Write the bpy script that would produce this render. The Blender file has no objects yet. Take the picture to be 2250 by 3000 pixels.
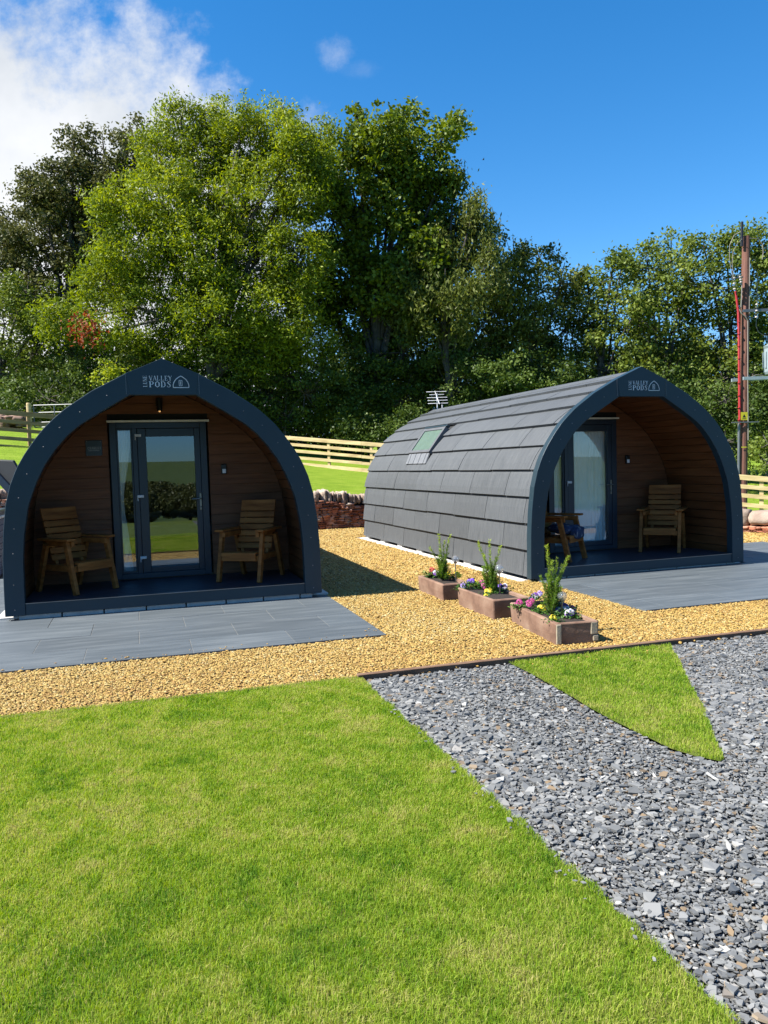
import bpy, math, random
import numpy as np
from mathutils import Vector, Matrix
random.seed(7); RNG = np.random.default_rng(7)
SC = bpy.context.scene; COL = SC.collection
rad = math.radians
# ------------------------------------------------------------------ camera (solved from the photograph)
CAM = np.array([-0.29564752, -9.06323725, 1.51126740])
FW = np.array([0.29762122, 0.95274053, -0.06088591]); RT = np.array([0.95362111, -0.29969331, -0.02811951]); UP = np.array([0.04503769, 0.04969312, 0.99774857])
FPX = 2280.285
def ray(x, y): return FW + RT*(x-1125)/FPX - UP*(y-1500)/FPX
def at(x, y, d): return Vector(CAM + ray(x, y)*d)           # photo pixel + depth in metres -> a point in the place
def onz(x, y, z): D = ray(x, y); return Vector(CAM + D*(z-CAM[2])/D[2])
def onx(x, y, X): D = ray(x, y); return Vector(CAM + D*(X-CAM[0])/D[0])
K = 2250/1659
cd = bpy.data.cameras.new('camera'); cam = bpy.data.objects.new('camera', cd); COL.objects.link(cam)
cam.matrix_world = Matrix(((RT[0], UP[0], -FW[0], CAM[0]), (RT[1], UP[1], -FW[1], CAM[1]), (RT[2], UP[2], -FW[2], CAM[2]), (0, 0, 0, 1)))
cd.sensor_fit = 'VERTICAL'; cd.sensor_height = 36; cd.sensor_width = 27; cd.lens = FPX/3000*36; cd.clip_end = 20000; cd.clip_start = .05
SC.camera = cam
# ------------------------------------------------------------------ tags and object helpers
def tag(o, label=None, cat=None, group=None, kind=None):
    if label: o['label'] = label
    if cat: o['category'] = cat
    if group: o['group'] = group
    if kind: o['kind'] = kind
    return o
def empty(name, loc=(0, 0, 0), rz=0, parent=None):
    o = bpy.data.objects.new(name, None); COL.objects.link(o); o.location = loc; o.rotation_euler = (0, 0, rz); o.empty_display_size = .1
    if parent: o.parent = parent
    return o
def copy_tree(o, parent=None):
    c = o.copy(); COL.objects.link(c)
    if parent: c.parent = parent
    for ch in list(o.children): copy_tree(ch, c)
    return c
class MB:
    def __init__(s): s.v = []; s.f = []
    def add(s, vs, fs):
        n = len(s.v); s.v += [tuple(v) for v in vs]; s.f += [tuple(i+n for i in f) for f in fs]
    def box(s, x0, x1, y0, y1, z0, z1, M=None):
        vs = [(x, y, z) for z in (z0, z1) for y in (y0, y1) for x in (x0, x1)]
        if M is not None: vs = [M @ Vector(v) for v in vs]
        s.add(vs, [(0, 2, 3, 1), (4, 5, 7, 6), (0, 1, 5, 4), (2, 6, 7, 3), (0, 4, 6, 2), (1, 3, 7, 5)]); return s
    def bar(s, a, b, w, h, up=(0, 0, 1)):
        a = Vector(a); b = Vector(b); d = (b-a); L = d.length; d.normalize(); u = Vector(up); r = d.cross(u)
        if r.length < 1e-4: r = d.cross(Vector((0, 1, 0)))
        r.normalize(); u = r.cross(d)
        M = Matrix(((r.x, d.x, u.x, a.x), (r.y, d.y, u.y, a.y), (r.z, d.z, u.z, a.z), (0, 0, 0, 1)))
        return s.box(-w/2, w/2, 0, L, -h/2, h/2, M)
    def tube(s, pts, rs, n=8, cap=True):
        pts = [Vector(p) for p in pts]
        if not hasattr(rs, '__len__'): rs = [rs]*len(pts)
        vs = []; fs = []; pr = None
        for i, p in enumerate(pts):
            d = (pts[min(i+1, len(pts)-1)]-pts[max(i-1, 0)]).normalized()
            r = d.cross(Vector((0, 0, 1)) if pr is None else pr) if pr is None else pr - d*pr.dot(d)
            if r.length < 1e-3: r = d.cross(Vector((0, 1, 0)))
            r.normalize(); pr = r; u = d.cross(r)
            for k in range(n):
                a = 2*math.pi*k/n; vs.append(p+(r*math.cos(a)+u*math.sin(a))*rs[i])
        for i in range(len(pts)-1):
            for k in range(n): fs.append((i*n+k, i*n+(k+1) % n, (i+1)*n+(k+1) % n, (i+1)*n+k))
        if cap: fs.append(tuple(range(n))[::-1]); fs.append(tuple((len(pts)-1)*n+k for k in range(n)))
        s.add(vs, fs); return s
    def prism(s, poly, y0, y1):            # polygon in x,z pushed along y
        n = len(poly); s.add([(x, y0, z) for x, z in poly]+[(x, y1, z) for x, z in poly],
            [tuple(range(n)), tuple(range(n, 2*n))[::-1]]+[((i+1) % n, i, i+n, (i+1) % n+n) for i in range(n)]); return s
    def ball(s, c, r, n=12, m=8, sz=(1, 1, 1)):
        vs = []; fs = []
        for j in range(m+1):
            t = math.pi*j/m
            for k in range(n):
                a = 2*math.pi*k/n; vs.append((c[0]+r*sz[0]*math.sin(t)*math.cos(a), c[1]+r*sz[1]*math.sin(t)*math.sin(a), c[2]+r*sz[2]*math.cos(t)))
        for j in range(m):
            for k in range(n): fs.append((j*n+k, (j+1)*n+k, (j+1)*n+(k+1) % n, j*n+(k+1) % n))
        s.add(vs, fs); return s
    def rock(s, c, sz, rnd, rough=.16, rz=0, pw=.55):      # lumpy rounded block
        N = 4; vs = []; idx = {}; fs = []
        ph = [rnd.uniform(0, 6.28) for _ in range(6)]
        def vid(i, j, k):
            key = (i, j, k)
            if key not in idx:
                p = Vector((i/N*2-1, j/N*2-1, k/N*2-1)); q = p.normalized(); p = p*(1-pw)+q*pw*1.25
                f = 1+rough*(math.sin(p.x*2.3+ph[0])*math.sin(p.y*2.9+ph[1])+math.sin(p.z*3.1+ph[2])*.6+math.sin(p.x*5+ph[3]+p.z*4)*.35)+rnd.uniform(-1, 1)*rough*.35
                p = p*f; x, y, z = p.x*sz[0]/2, p.y*sz[1]/2, p.z*sz[2]/2
                idx[key] = len(vs); vs.append((c[0]+x*math.cos(rz)-y*math.sin(rz), c[1]+x*math.sin(rz)+y*math.cos(rz), c[2]+z))
            return idx[key]
        for a in range(N):
            for b in range(N):
                for q in (0, N):
                    f1 = (vid(a, b, q), vid(a+1, b, q), vid(a+1, b+1, q), vid(a, b+1, q)); f2 = (vid(a, q, b), vid(a, q, b+1), vid(a+1, q, b+1), vid(a+1, q, b)); f3 = (vid(q, a, b), vid(q, a+1, b), vid(q, a+1, b+1), vid(q, a, b+1))
                    for f in (f1, f2, f3): fs.append(f if q else f[::-1])
        s.add(vs, fs); return s
    def build(s, name, mat, parent=None, smooth=False, bevel=0, seg=2, auto=None):
        me = bpy.data.meshes.new(name); me.from_pydata(s.v, [], s.f); me.materials.append(mat)
        o = bpy.data.objects.new(name, me); COL.objects.link(o)
        if parent: o.parent = parent
        me.polygons.foreach_set('use_smooth', [bool(smooth)]*len(me.polygons))
        if bevel:
            m = o.modifiers.new('bevel', 'BEVEL'); m.width = bevel; m.segments = seg; m.limit_method = 'ANGLE'; m.angle_limit = rad(40)
        return o
def np_mesh(name, V, loops, counts, mat, parent=None, attr=None, smooth=False, attr_domain='POINT'):
    me = bpy.data.meshes.new(name); V = np.asarray(V, dtype=np.float32).reshape(-1, 3)
    me.vertices.add(len(V)); me.vertices.foreach_set('co', V.ravel())
    loops = np.asarray(loops, dtype=np.int32).ravel(); counts = np.asarray(counts, dtype=np.int32)
    me.loops.add(len(loops)); me.loops.foreach_set('vertex_index', loops)
    me.polygons.add(len(counts)); st = np.zeros(len(counts), dtype=np.int32); st[1:] = np.cumsum(counts)[:-1]
    me.polygons.foreach_set('loop_start', st)
    me.update(calc_edges=True)
    me.polygons.foreach_set('use_smooth', np.full(len(counts), bool(smooth)))
    if attr is not None:
        a = me.attributes.new('tint', 'FLOAT', attr_domain); a.data.foreach_set('value', np.asarray(attr, dtype=np.float32).ravel())
    me.materials.append(mat)
    o = bpy.data.objects.new(name, me); COL.objects.link(o)
    if parent: o.parent = parent
    return o
# ------------------------------------------------------------------ materials
def nt(name):
    m = bpy.data.materials.new(name); m.use_nodes = True; t = m.node_tree; t.nodes.clear()
    o = t.nodes.new('ShaderNodeOutputMaterial'); return m, t, o
def N(t, kind, **kw):
    n = t.nodes.new(kind)
    for k, v in kw.items():
        if k in n.inputs.keys(): n.inputs[k].default_value = v
        else: setattr(n, k, v)
    return n
def ramp(t, stops, fac):
    r = t.nodes.new('ShaderNodeValToRGB'); e = r.color_ramp.elements
    while len(e) < len(stops): e.new(.5)
    for i, (p, c) in enumerate(stops): e[i].position = p; e[i].color = (*c, 1)
    t.links.new(fac, r.inputs[0]); return r.outputs[0]
def noise(t, scale, stretch=(1, 1, 1), detail=5, rough=.55, coord='Object', loc=(0, 0, 0)):
    c = t.nodes.new('ShaderNodeTexCoord'); m = N(t, 'ShaderNodeMapping'); m.inputs['Scale'].default_value = stretch; m.inputs['Location'].default_value = loc
    n = N(t, 'ShaderNodeTexNoise', Scale=scale, Detail=detail, Roughness=rough)
    t.links.new(c.outputs[coord], m.inputs[0]); t.links.new(m.outputs[0], n.inputs['Vector']); return n.outputs[0]
ALB = .40
def sc(c, k=None): k = ALB if k is None else k; return tuple(v*k for v in c)
def island(t, col, lo_, hi_):
    g_ = t.nodes.new('ShaderNodeNewGeometry'); mr = N(t, 'ShaderNodeMapRange'); mr.inputs[3].default_value = lo_; mr.inputs[4].default_value = hi_; t.links.new(g_.outputs['Random Per Island'], mr.inputs[0])
    v = N(t, 'ShaderNodeVectorMath', operation='SCALE'); t.links.new(col, v.inputs[0]); t.links.new(mr.outputs[0], v.inputs['Scale']); return v.outputs[0]
def mat(name, stops, rough=.6, metal=0, scale=5, stretch=(1, 1, 1), detail=5, bump=0, bscale=40, bstretch=None, spec=.5, attr=False, bdist=.01, coat=0, lo=.3, hi=.7, rvar=0, isl=0):
    """stops: a colour, or a list of colours spread over noise (or over the tint attribute)."""
    m, t, o = nt(name); b = t.nodes.new('ShaderNodeBsdfPrincipled'); t.links.new(b.outputs[0], o.inputs[0])
    b.inputs['Roughness'].default_value = rough; b.inputs['Metallic'].default_value = metal; b.inputs['Specular IOR Level'].default_value = spec; b.inputs['Coat Weight'].default_value = coat
    if not isinstance(stops, list): stops = [tuple(c*.88 for c in stops), tuple(min(1, c*1.1) for c in stops)]
    stops = [sc(c) for c in stops]
    if attr:
        a = t.nodes.new('ShaderNodeAttribute'); a.attribute_name = 'tint'; fac = a.outputs['Fac']
        st = [(i/(len(stops)-1), c) for i, c in enumerate(stops)]
        if attr == 'mul':
            pass
    else:
        fac = noise(t, scale, stretch, detail); st = [(lo+(hi-lo)*i/(len(stops)-1), c) for i, c in enumerate(stops)]
    cc = ramp(t, st, fac)
    if isl: cc = island(t, cc, 1-isl, 1+isl)
    t.links.new(cc, b.inputs['Base Color'])
    if rvar:
        mr = N(t, 'ShaderNodeMapRange'); mr.inputs[3].default_value = rough-rvar; mr.inputs[4].default_value = rough+rvar
        t.links.new(noise(t, scale*.7, stretch, 3), mr.inputs[0]); t.links.new(mr.outputs[0], b.inputs['Roughness'])
    if bump:
        bn = N(t, 'ShaderNodeBump', Strength=bump, Distance=bdist); t.links.new(noise(t, bscale, bstretch or stretch, 4), bn.inputs['Height']); t.links.new(bn.outputs[0], b.inputs['Normal'])
    return m
def leafmat(name, stops, trans=.3, rough=.5):
    m, t, o = nt(name); b = t.nodes.new('ShaderNodeBsdfPrincipled'); b.inputs['Roughness'].default_value = rough; b.inputs['Specular IOR Level'].default_value = .15
    a = t.nodes.new('ShaderNodeAttribute'); a.attribute_name = 'tint'
    c = ramp(t, [(i/(len(stops)-1), sc(s)) for i, s in enumerate(stops)], a.outputs['Fac'])
    tr = t.nodes.new('ShaderNodeBsdfTranslucent'); mx = N(t, 'ShaderNodeMixShader'); mx.inputs[0].default_value = trans
    t.links.new(c, b.inputs['Base Color']); hs = N(t, 'ShaderNodeHueSaturation', Saturation=1.1, Value=1.5); hs.inputs['Hue'].default_value = .485; t.links.new(c, hs.inputs['Color']); t.links.new(hs.outputs[0], tr.inputs[0])
    t.links.new(b.outputs[0], mx.inputs[1]); t.links.new(tr.outputs[0], mx.inputs[2]); t.links.new(mx.outputs[0], o.inputs[0]); return m
def glassmat(name, tint, refl, rough=0.0, blend=.35):
    m, t, o = nt(name); g = N(t, 'ShaderNodeBsdfGlossy', Roughness=rough); g.inputs[0].default_value = (.9, .95, 1, 1)
    tr = t.nodes.new('ShaderNodeBsdfTransparent'); tr.inputs[0].default_value = (*tint, 1)
    lw = N(t, 'ShaderNodeLayerWeight', Blend=blend); mr = N(t, 'ShaderNodeMapRange'); mr.inputs[3].default_value = refl; mr.inputs[4].default_value = 1
    t.links.new(lw.outputs['Fresnel'], mr.inputs[0]); mx = t.nodes.new('ShaderNodeMixShader'); gg = t.nodes.new('ShaderNodeNewGeometry'); ff = N(t, 'ShaderNodeMath', operation='SUBTRACT'); ff.inputs[0].default_value = 1; t.links.new(gg.outputs['Backfacing'], ff.inputs[1])
    fm = N(t, 'ShaderNodeMath', operation='MULTIPLY'); t.links.new(mr.outputs[0], fm.inputs[0]); t.links.new(ff.outputs[0], fm.inputs[1]); t.links.new(fm.outputs[0], mx.inputs[0])   # the inner face of a pane adds no second mirror
    t.links.new(tr.outputs[0], mx.inputs[1]); t.links.new(g.outputs[0], mx.inputs[2]); t.links.new(mx.outputs[0], o.inputs[0]); return m
def emit(name, col, s):
    m, t, o = nt(name); e = N(t, 'ShaderNodeEmission', Strength=s); e.inputs[0].default_value = (*col, 1); t.links.new(e.outputs[0], o.inputs[0]); return m
MT = {}
MT['fascia'] = mat('anthracite_trim', [(.030, .066, .092), (.037, .079, .109)], .42, scale=1.5, bump=.02, bscale=300, spec=.35, rvar=.06)
MT['frame'] = mat('anthracite_frame', [(.024, .045, .080), (.030, .054, .095)], .35, spec=.5)
MT['tiles'] = mat('grey_roof_tiles', [(.110, .124, .138), (.150, .165, .180), (.185, .20, .214)], .62, scale=3.0, stretch=(1.2, 14, 1.2), bump=.65, bscale=5, bstretch=(1.0, 22, 1.0), bdist=.012, rvar=.08, isl=.10)
MT['shell'] = mat('dark_shell', (.02, .02, .02), .8)
MT['inner'] = mat('inner_boards', [(.30, .2, .12), (.38, .27, .17)], .7, scale=3)
MT['wallboard'] = mat('brown_wall_boards', [(.23, .080, .030), (.34, .125, .048), (.43, .165, .066)], .6, spec=.3, scale=2.2, stretch=(1, 1, 14), bump=.15, bscale=12, bstretch=(1, 1, 25), rvar=.1, isl=.15)
MT['lining'] = mat('cedar_lining', [(.21, .070, .020), (.31, .105, .032), (.39, .14, .045)], .5, spec=.35, scale=2.5, stretch=(7, .7, 7), bump=.15, bscale=10, bstretch=(12, 1, 12), rvar=.1, isl=.15)
MT['deck'] = mat('porch_deck', [(.035, .045, .075), (.055, .07, .10)], .5, scale=6, stretch=(1, 8, 1), bump=.1, bscale=40)
MT['alu'] = mat('aluminium', (.55, .52, .52), .35, metal=.9)
MT['steel'] = mat('brushed_steel', (.6, .58, .54), .3, metal=.9)
MT['white'] = mat('white_plastic', (2.1, 2.1, 2.15), .35)
MT['block'] = mat('concrete_block', [(.75, .76, .76), (1.0, 1.0, .98)], .85, scale=12, bump=.3, bscale=60)
MT['slab'] = mat('pale_concrete', [(1.05, 1.0, .92), (1.35, 1.3, 1.22)], .85, scale=8, bump=.3, bscale=50)
MT['lintel'] = mat('pale_lintel_trim', [(1.5, 1.4, 1.15), (2.0, 1.95, 1.7)], .5, scale=9)
MT['black'] = mat('black_metal', (.012, .012, .013), .4)
MT['glass'] = glassmat('door_glass', (.97, .98, .98), .19)
MT['skyglass'] = glassmat('rooflight_glass', (.97, .99, .98), .03, .05, .12)
MT['letters'] = mat('white_lettering', (1.75, 1.95, 2.05), .5)
MT['letters_dim'] = mat('pale_lettering', (1.1, 1.15, 1.2), .5)
MT['curtain'] = mat('curtain_cloth', [(1.7, 1.85, 1.85), (2.15, 2.2, 2.15)], .9, scale=3)
MT['wood'] = mat('treated_pine', [(.32, .100, .018), (.55, .195, .042), (.76, .30, .075)], .65, spec=.2, scale=2.5, stretch=(1.2, 5, 9), bump=.2, bscale=18, bstretch=(1, 4, 9), lo=.25, hi=.7, isl=.15)
MT['lamp'] = emit('warm_bulb', (1, .55, .2), .28)
MT['blanket'] = mat('blue_blanket', [(.02, .04, .12), (.04, .08, .22), (.5, .5, .5)], .9, scale=14, lo=.4, hi=.72, bump=.3, bscale=60)
MT['linen'] = mat('white_linen', (.75, .74, .72), .9)
# ------------------------------------------------------------------ world and sun
SUN_EL = rad(50); EPS = rad(1.2)
S = Vector((-math.cos(SUN_EL)*math.cos(EPS), math.cos(SUN_EL)*math.sin(EPS), math.sin(SUN_EL)))
ld = bpy.data.lights.new('sun', 'SUN'); ld.energy = 5.0; ld.angle = rad(.53); ld.color = (1, .955, .88)
lo = bpy.data.objects.new('sun', ld); COL.objects.link(lo); lo.rotation_euler = S.to_track_quat('Z', 'Y').to_euler(); lo.location = S*50
w = bpy.data.worlds.new('World'); SC.world = w; w.use_nodes = True; t = w.node_tree; t.nodes.clear()
wo = t.nodes.new('ShaderNodeOutputWorld'); bg = N(t, 'ShaderNodeBackground', Strength=.0622)
sk = t.nodes.new('ShaderNodeTexSky'); sk.sky_type = 'NISHITA'; sk.sun_disc = False; sk.sun_elevation = SUN_EL; sk.sun_rotation = math.atan2(S.x, S.y); sk.air_density = 1.0; sk.dust_density = .1; sk.ozone_density = 3.0; sk.altitude = 150
hs = N(t, 'ShaderNodeHueSaturation', Saturation=1.36, Value=1.22); t.links.new(sk.outputs[0], hs.inputs['Color'])
tc = t.nodes.new('ShaderNodeTexCoord')
def dot(v):
    n = N(t, 'ShaderNodeVectorMath', operation='DOT_PRODUCT'); t.links.new(tc.outputs['Generated'], n.inputs[0]); n.inputs[1].default_value = v; return n.outputs['Value']
def mth(op, a, b=None, c=None):
    n = t.nodes.new('ShaderNodeMath'); n.operation = op
    for i, q in enumerate((a, b, c)):
        if q is None: continue
        if isinstance(q, (int, float)): n.inputs[i].default_value = q
        else: t.links.new(q, n.inputs[i])
    return n.outputs[0]
h = Vector((FW[0], FW[1], 0)).normalized(); rt = Vector((h.y, -h.x, 0))
dh = mth('MAXIMUM', dot(h), .02); U = mth('DIVIDE', dot(rt), dh); Vv = mth('DIVIDE', dot((0, 0, 1)), dh)
def uv(x, y):                                       # where a bank of cloud stands: azimuth / elevation tangents
    d = Vector(ray(x*K, y*K)); k = d.dot(h); return d.dot(rt)/k, d.z/k
def wn(scale, detail=7, rough=.6, off=0, sx=1, sy=1):
    cb = t.nodes.new('ShaderNodeCombineXYZ'); t.links.new(mth('MULTIPLY', U, sx), cb.inputs[0]); t.links.new(mth('MULTIPLY', Vv, sy), cb.inputs[1]); cb.inputs[2].default_value = off
    n = N(t, 'ShaderNodeTexNoise', Scale=scale, Detail=detail, Roughness=rough); t.links.new(cb.outputs[0], n.inputs['Vector']); return n.outputs[0]
(ua, va), (ub, vb) = uv(70, -10), uv(575, 235)
sl = (vb-va)/(ub-ua)
line = mth('SUBTRACT', mth('MULTIPLY_ADD', U, sl, va-sl*ua), Vv)       # >0 on the cloud side
nz = wn(4.5, 8, .62)
m1 = mth('MULTIPLY_ADD', mth('ADD', mth('MULTIPLY', mth('SUBTRACT', nz, .5), .42), mth('MULTIPLY', mth('SUBTRACT', wn(19, 8, .65, 2), .5), .16)), 1.0, line)
def smooth(v, a, b):
    n = t.nodes.new('ShaderNodeMapRange'); n.interpolation_type = 'SMOOTHSTEP'; t.links.new(v, n.inputs[0]); n.inputs[1].default_value = a; n.inputs[2].default_value = b; return n.outputs[0]
m1 = mth('MINIMUM', m1, mth('MULTIPLY_ADD', mth('SUBTRACT', nz, .5), .16, mth('SUBTRACT', ub+.05, U))); mask = smooth(m1, -.04, .095)
def wisp(x, y, ru, rv, off, amp):
    u0, v0 = uv(x, y); a = mth('POWER', mth('DIVIDE', mth('SUBTRACT', U, u0), ru), 2); b = mth('POWER', mth('DIVIDE', mth('SUBTRACT', Vv, v0), rv), 2)
    g = mth('SUBTRACT', 1, mth('ADD', a, b)); q = mth('MULTIPLY_ADD', mth('SUBTRACT', wn(16, 9, .72, off), .5), 3.2, g)
    return mth('MULTIPLY', smooth(q, .0, 2.0), amp)
mask = mth('MAXIMUM', mask, wisp(328, 58, .030, .026, 3, .75)); mask = mth('MAXIMUM', mask, wisp(722, 112, .028, .026, 5, .34)); mask = mth('MAXIMUM', mask, wisp(775, 150, .03, .014, 8, .12))
mask = mth('MULTIPLY', mask, smooth(dot(h), .05, .25))
hi_ = t.nodes.new('ShaderNodeTexNoise'); hi_.inputs['Scale'].default_value = 2.6; hi_.inputs['Detail'].default_value = 5; t.links.new(tc.outputs['Generated'], hi_.inputs['Vector'])
mask = mth('MAXIMUM', mask, mth('MULTIPLY', smooth(hi_.outputs[0], .50, .66), smooth(dot((0, 0, 1)), .66, .80)))  # unseen cloud overhead, added to make the fill light whiter
cr = ramp(t, [(.30, (3.5, 3.85, 4.35)), (.48, (5.0, 5.2, 5.5)), (.62, (6.0, 6.1, 6.3))], wn(3.2, 6, .55, 11))
mx = t.nodes.new('ShaderNodeMix'); mx.data_type = 'RGBA'; t.links.new(mask, mx.inputs[0]); lowsky = N(t, 'ShaderNodeMix'); lowsky.data_type = 'RGBA'; lowsky.blend_type = 'MULTIPLY'; t.links.new(smooth(dot((0, 0, 1)), .22, .03), lowsky.inputs[0]); t.links.new(hs.outputs[0], lowsky.inputs[6]); lowsky.inputs[7].default_value = (.20, .36, .60, 1); t.links.new(lowsky.outputs[2], mx.inputs[6]); t.links.new(cr, mx.inputs[7])
t.links.new(mx.outputs[2], bg.inputs[0]); t.links.new(bg.outputs[0], wo.inputs[0])
SC.view_settings.view_transform = 'Standard'; SC.view_settings.look = 'None'; SC.view_settings.exposure = 1.5; SC.view_settings.gamma = 1
SC.cycles.max_bounces = 8; SC.cycles.transparent_max_bounces = 12; SC.cycles.diffuse_bounces = 4
SC.cycles.use_denoising = True
try: SC.cycles.denoiser = 'OPENIMAGEDENOISE'
except Exception: pass
# ------------------------------------------------------------------ value noise for tints and placement
def vnoise(x, y, scale, seed=0):
    x = np.asarray(x)*scale; y = np.asarray(y)*scale; xi = np.floor(x).astype(int); yi = np.floor(y).astype(int); fx = x-xi; fy = y-yi
    fx = fx*fx*(3-2*fx); fy = fy*fy*(3-2*fy)
    def hsh(a, b): return (np.abs(np.sin(a*127.1+b*311.7+seed*74.7)*43758.5453)) % 1
    return (hsh(xi, yi)*(1-fx)+hsh(xi+1, yi)*fx)*(1-fy)+(hsh(xi, yi+1)*(1-fx)+hsh(xi+1, yi+1)*fx)*fy
def inpoly(px, py, poly):
    ins = np.zeros(len(px), dtype=bool); n = len(poly)
    for i in range(n):
        x1, y1 = poly[i]; x2, y2 = poly[(i+1) % n]
        if y1 == y2: continue
        c = ((y1 > py) != (y2 > py)) & (px < (x2-x1)*(py-y1)/(y2-y1)+x1); ins ^= c
    return ins
def in_view(P, pad=1.06):                           # rough test: is a ground point within the camera's wedge
    D = P-CAM; z = D@FW; return (z > .3) & (np.abs(D@RT) < z*(1125/FPX*pad)+.85) & (np.abs(D@UP) < z*(1500/FPX*pad)+.28)
exec_parts = []
# ================================================================== glamping pods
OUT = [(1.73, 0), (1.728, .3), (1.722, .6), (1.702, .9), (1.664, 1.2), (1.612, 1.4), (1.54, 1.58), (1.45, 1.735), (1.345, 1.885), (1.24, 2.015), (1.12, 2.13), (1.02, 2.215), (.75, 2.40), (.38, 2.595), (0, 2.745)]
INN = [(1.528, 0), (1.528, .3), (1.522, .6), (1.50, .86), (1.445, 1.17), (1.352, 1.42), (1.255, 1.61), (1.145, 1.77), (1.02, 1.915), (.90, 2.02), (.68, 2.16), (.34, 2.363)]
def resample(P, n):
    P = np.array(P, float); d = np.r_[0, np.cumsum(np.hypot(*np.diff(P, axis=0).T))]; s = np.linspace(0, d[-1], n)
    return np.c_[np.interp(s, d, P[:, 0]), np.interp(s, d, P[:, 1])], s
def half_offset(P, off, n=60):                      # right half of the arch moved inwards by off
    Q, s = resample(P, n); T = np.gradient(Q, axis=0); T /= np.hypot(*T.T)[:, None]; Nn = np.c_[-T[:, 1], T[:, 0]]  # left of travel = inwards
    R = Q+Nn*off; R[0, 1] = 0; R[-1, 0] = 0; R[:, 0] = np.maximum(R[:, 0], 0); return R
def full(H): return [(-x, z) for x, z in H]+[(x, z) for x, z in H[::-1][1:]]      # left foot, over the apex, right foot
def sample_half(H):                                 # arc-length sampler
    H = np.array(H); d = np.r_[0, np.cumsum(np.hypot(*np.diff(H, axis=0).T))]
    return d[-1], lambda s: (np.interp(s, d, H[:, 0]), np.interp(s, d, H[:, 1]))
ROOF = half_offset(OUT, .055); LIN = half_offset(OUT, .125)
GLY = {  # simple serif capitals on a 1 x 1 box: thick and thin strokes (x0,z0,x1,z1,w)
 'V': ('L', [(.08, 1, .5, 0, .2), (.92, 1, .5, 0, .08), (-.05, .97, .28, .97, .06), (.72, .97, 1.05, .97, .06)]),
 'A': ('L', [(.1, 0, .5, 1, .08), (.9, 0, .5, 1, .2), (.25, .33, .75, .33, .06), (-.05, .03, .25, .03, .06), (.7, .03, 1.08, .03, .06)]),
 'L': ('L', [(.22, 0, .22, 1, .2), (0, .03, .85, .03, .06), (.85, 0, .85, .3, .06), (0, .97, .45, .97, .06)]),
 'E': ('L', [(.22, 0, .22, 1, .2), (0, .03, .85, .03, .06), (0, .97, .82, .97, .06), (.22, .5, .62, .5, .06), (.85, 0, .85, .28, .06), (.82, .74, .82, 1, .06), (.62, .38, .62, .62, .05)]),
 'Y': ('L', [(.08, 1, .5, .45, .19), (.92, 1, .5, .45, .08), (.5, 0, .5, .47, .2), (.3, .03, .7, .03, .06), (-.05, .97, .28, .97, .06), (.75, .97, 1.05, .97, .06)]),
 'N': ('L', [(.12, 0, .12, 1, .08), (.88, 0, .88, 1, .08), (.1, 1, .88, 0, .19), (-.04, .03, .28, .03, .06), (.72, .97, 1.05, .97, .06)]),
 'U': ('L', [(.18, 1, .18, .3, .19), (.18, .3, .35, .05, .16), (.35, .05, .62, .04, .12), (.62, .04, .82, .3, .08), (.82, .3, .82, 1, .08), (0, .97, .4, .97, .06), (.66, .97, 1, .97, .06)]),
 'P': ('L', [(.22, 0, .22, 1, .2), (0, .03, .45, .03, .06), (0, .97, .6, .97, .06), (.6, .97, .86, .85, .12), (.86, .85, .86, .62, .19), (.86, .62, .6, .48, .12), (.6, .48, .22, .47, .06)]),
 'D': ('L', [(.2, 0, .2, 1, .2), (0, .03, .55, .03, .06), (0, .97, .55, .97, .06), (.55, .97, .84, .78, .14), (.84, .8, .88, .22, .2), (.84, .22, .55, .03, .14)]),
 'O': ('L', [(.5, .98, .18, .78, .12), (.14, .8, .14, .2, .2), (.18, .22, .5, .02, .12), (.5, .02, .82, .22, .12), (.86, .2, .86, .8, .2), (.82, .78, .5, .98, .12)]),
 'S': ('L', [(.82, .72, .8, .92, .07), (.8, .9, .45, .98, .09), (.45, .98, .2, .78, .14), (.2, .78, .75, .36, .2), (.75, .36, .72, .12, .15), (.72, .12, .4, .02, .1), (.4, .02, .12, .12, .08), (.12, .06, .12, .3, .07)]),
 'C': ('L', [(.85, .72, .85, .95, .06), (.82, .88, .5, .98, .09), (.5, .98, .18, .75, .13), (.15, .78, .15, .22, .2), (.18, .25, .5, .02, .13), (.5, .02, .85, .2, .08)]),
 'H': ('L', [(.18, 0, .18, 1, .18), (.82, 0, .82, 1, .18), (.18, .5, .82, .5, .06), (0, .97, .36, .97, .06), (.64, .97, 1, .97, .06), (0, .03, .36, .03, .06), (.64, .03, 1, .03, .06)]),
 'R': ('L', [(.22, 0, .22, 1, .2), (0, .03, .42, .03, .06), (0, .97, .6, .97, .06), (.6, .97, .82, .85, .12), (.82, .85, .82, .66, .19), (.82, .64, .6, .52, .12), (.6, .52, .22, .51, .06), (.5, .52, .92, .02, .19)]),
}
def stroke(mb, a, b, w, y0, y1):                    # flat bar in the x,z plane
    ax, az = a; bx, bz = b; d = math.hypot(bx-ax, bz-az) or 1e-6; nx, nz_ = -(bz-az)/d*w/2, (bx-ax)/d*w/2
    mb.prism([(ax+nx, az+nz_), (ax-nx, az-nz_), (bx-nx, bz-nz_), (bx+nx, bz+nz_)], y0, y1)
_y = [0]
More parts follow.
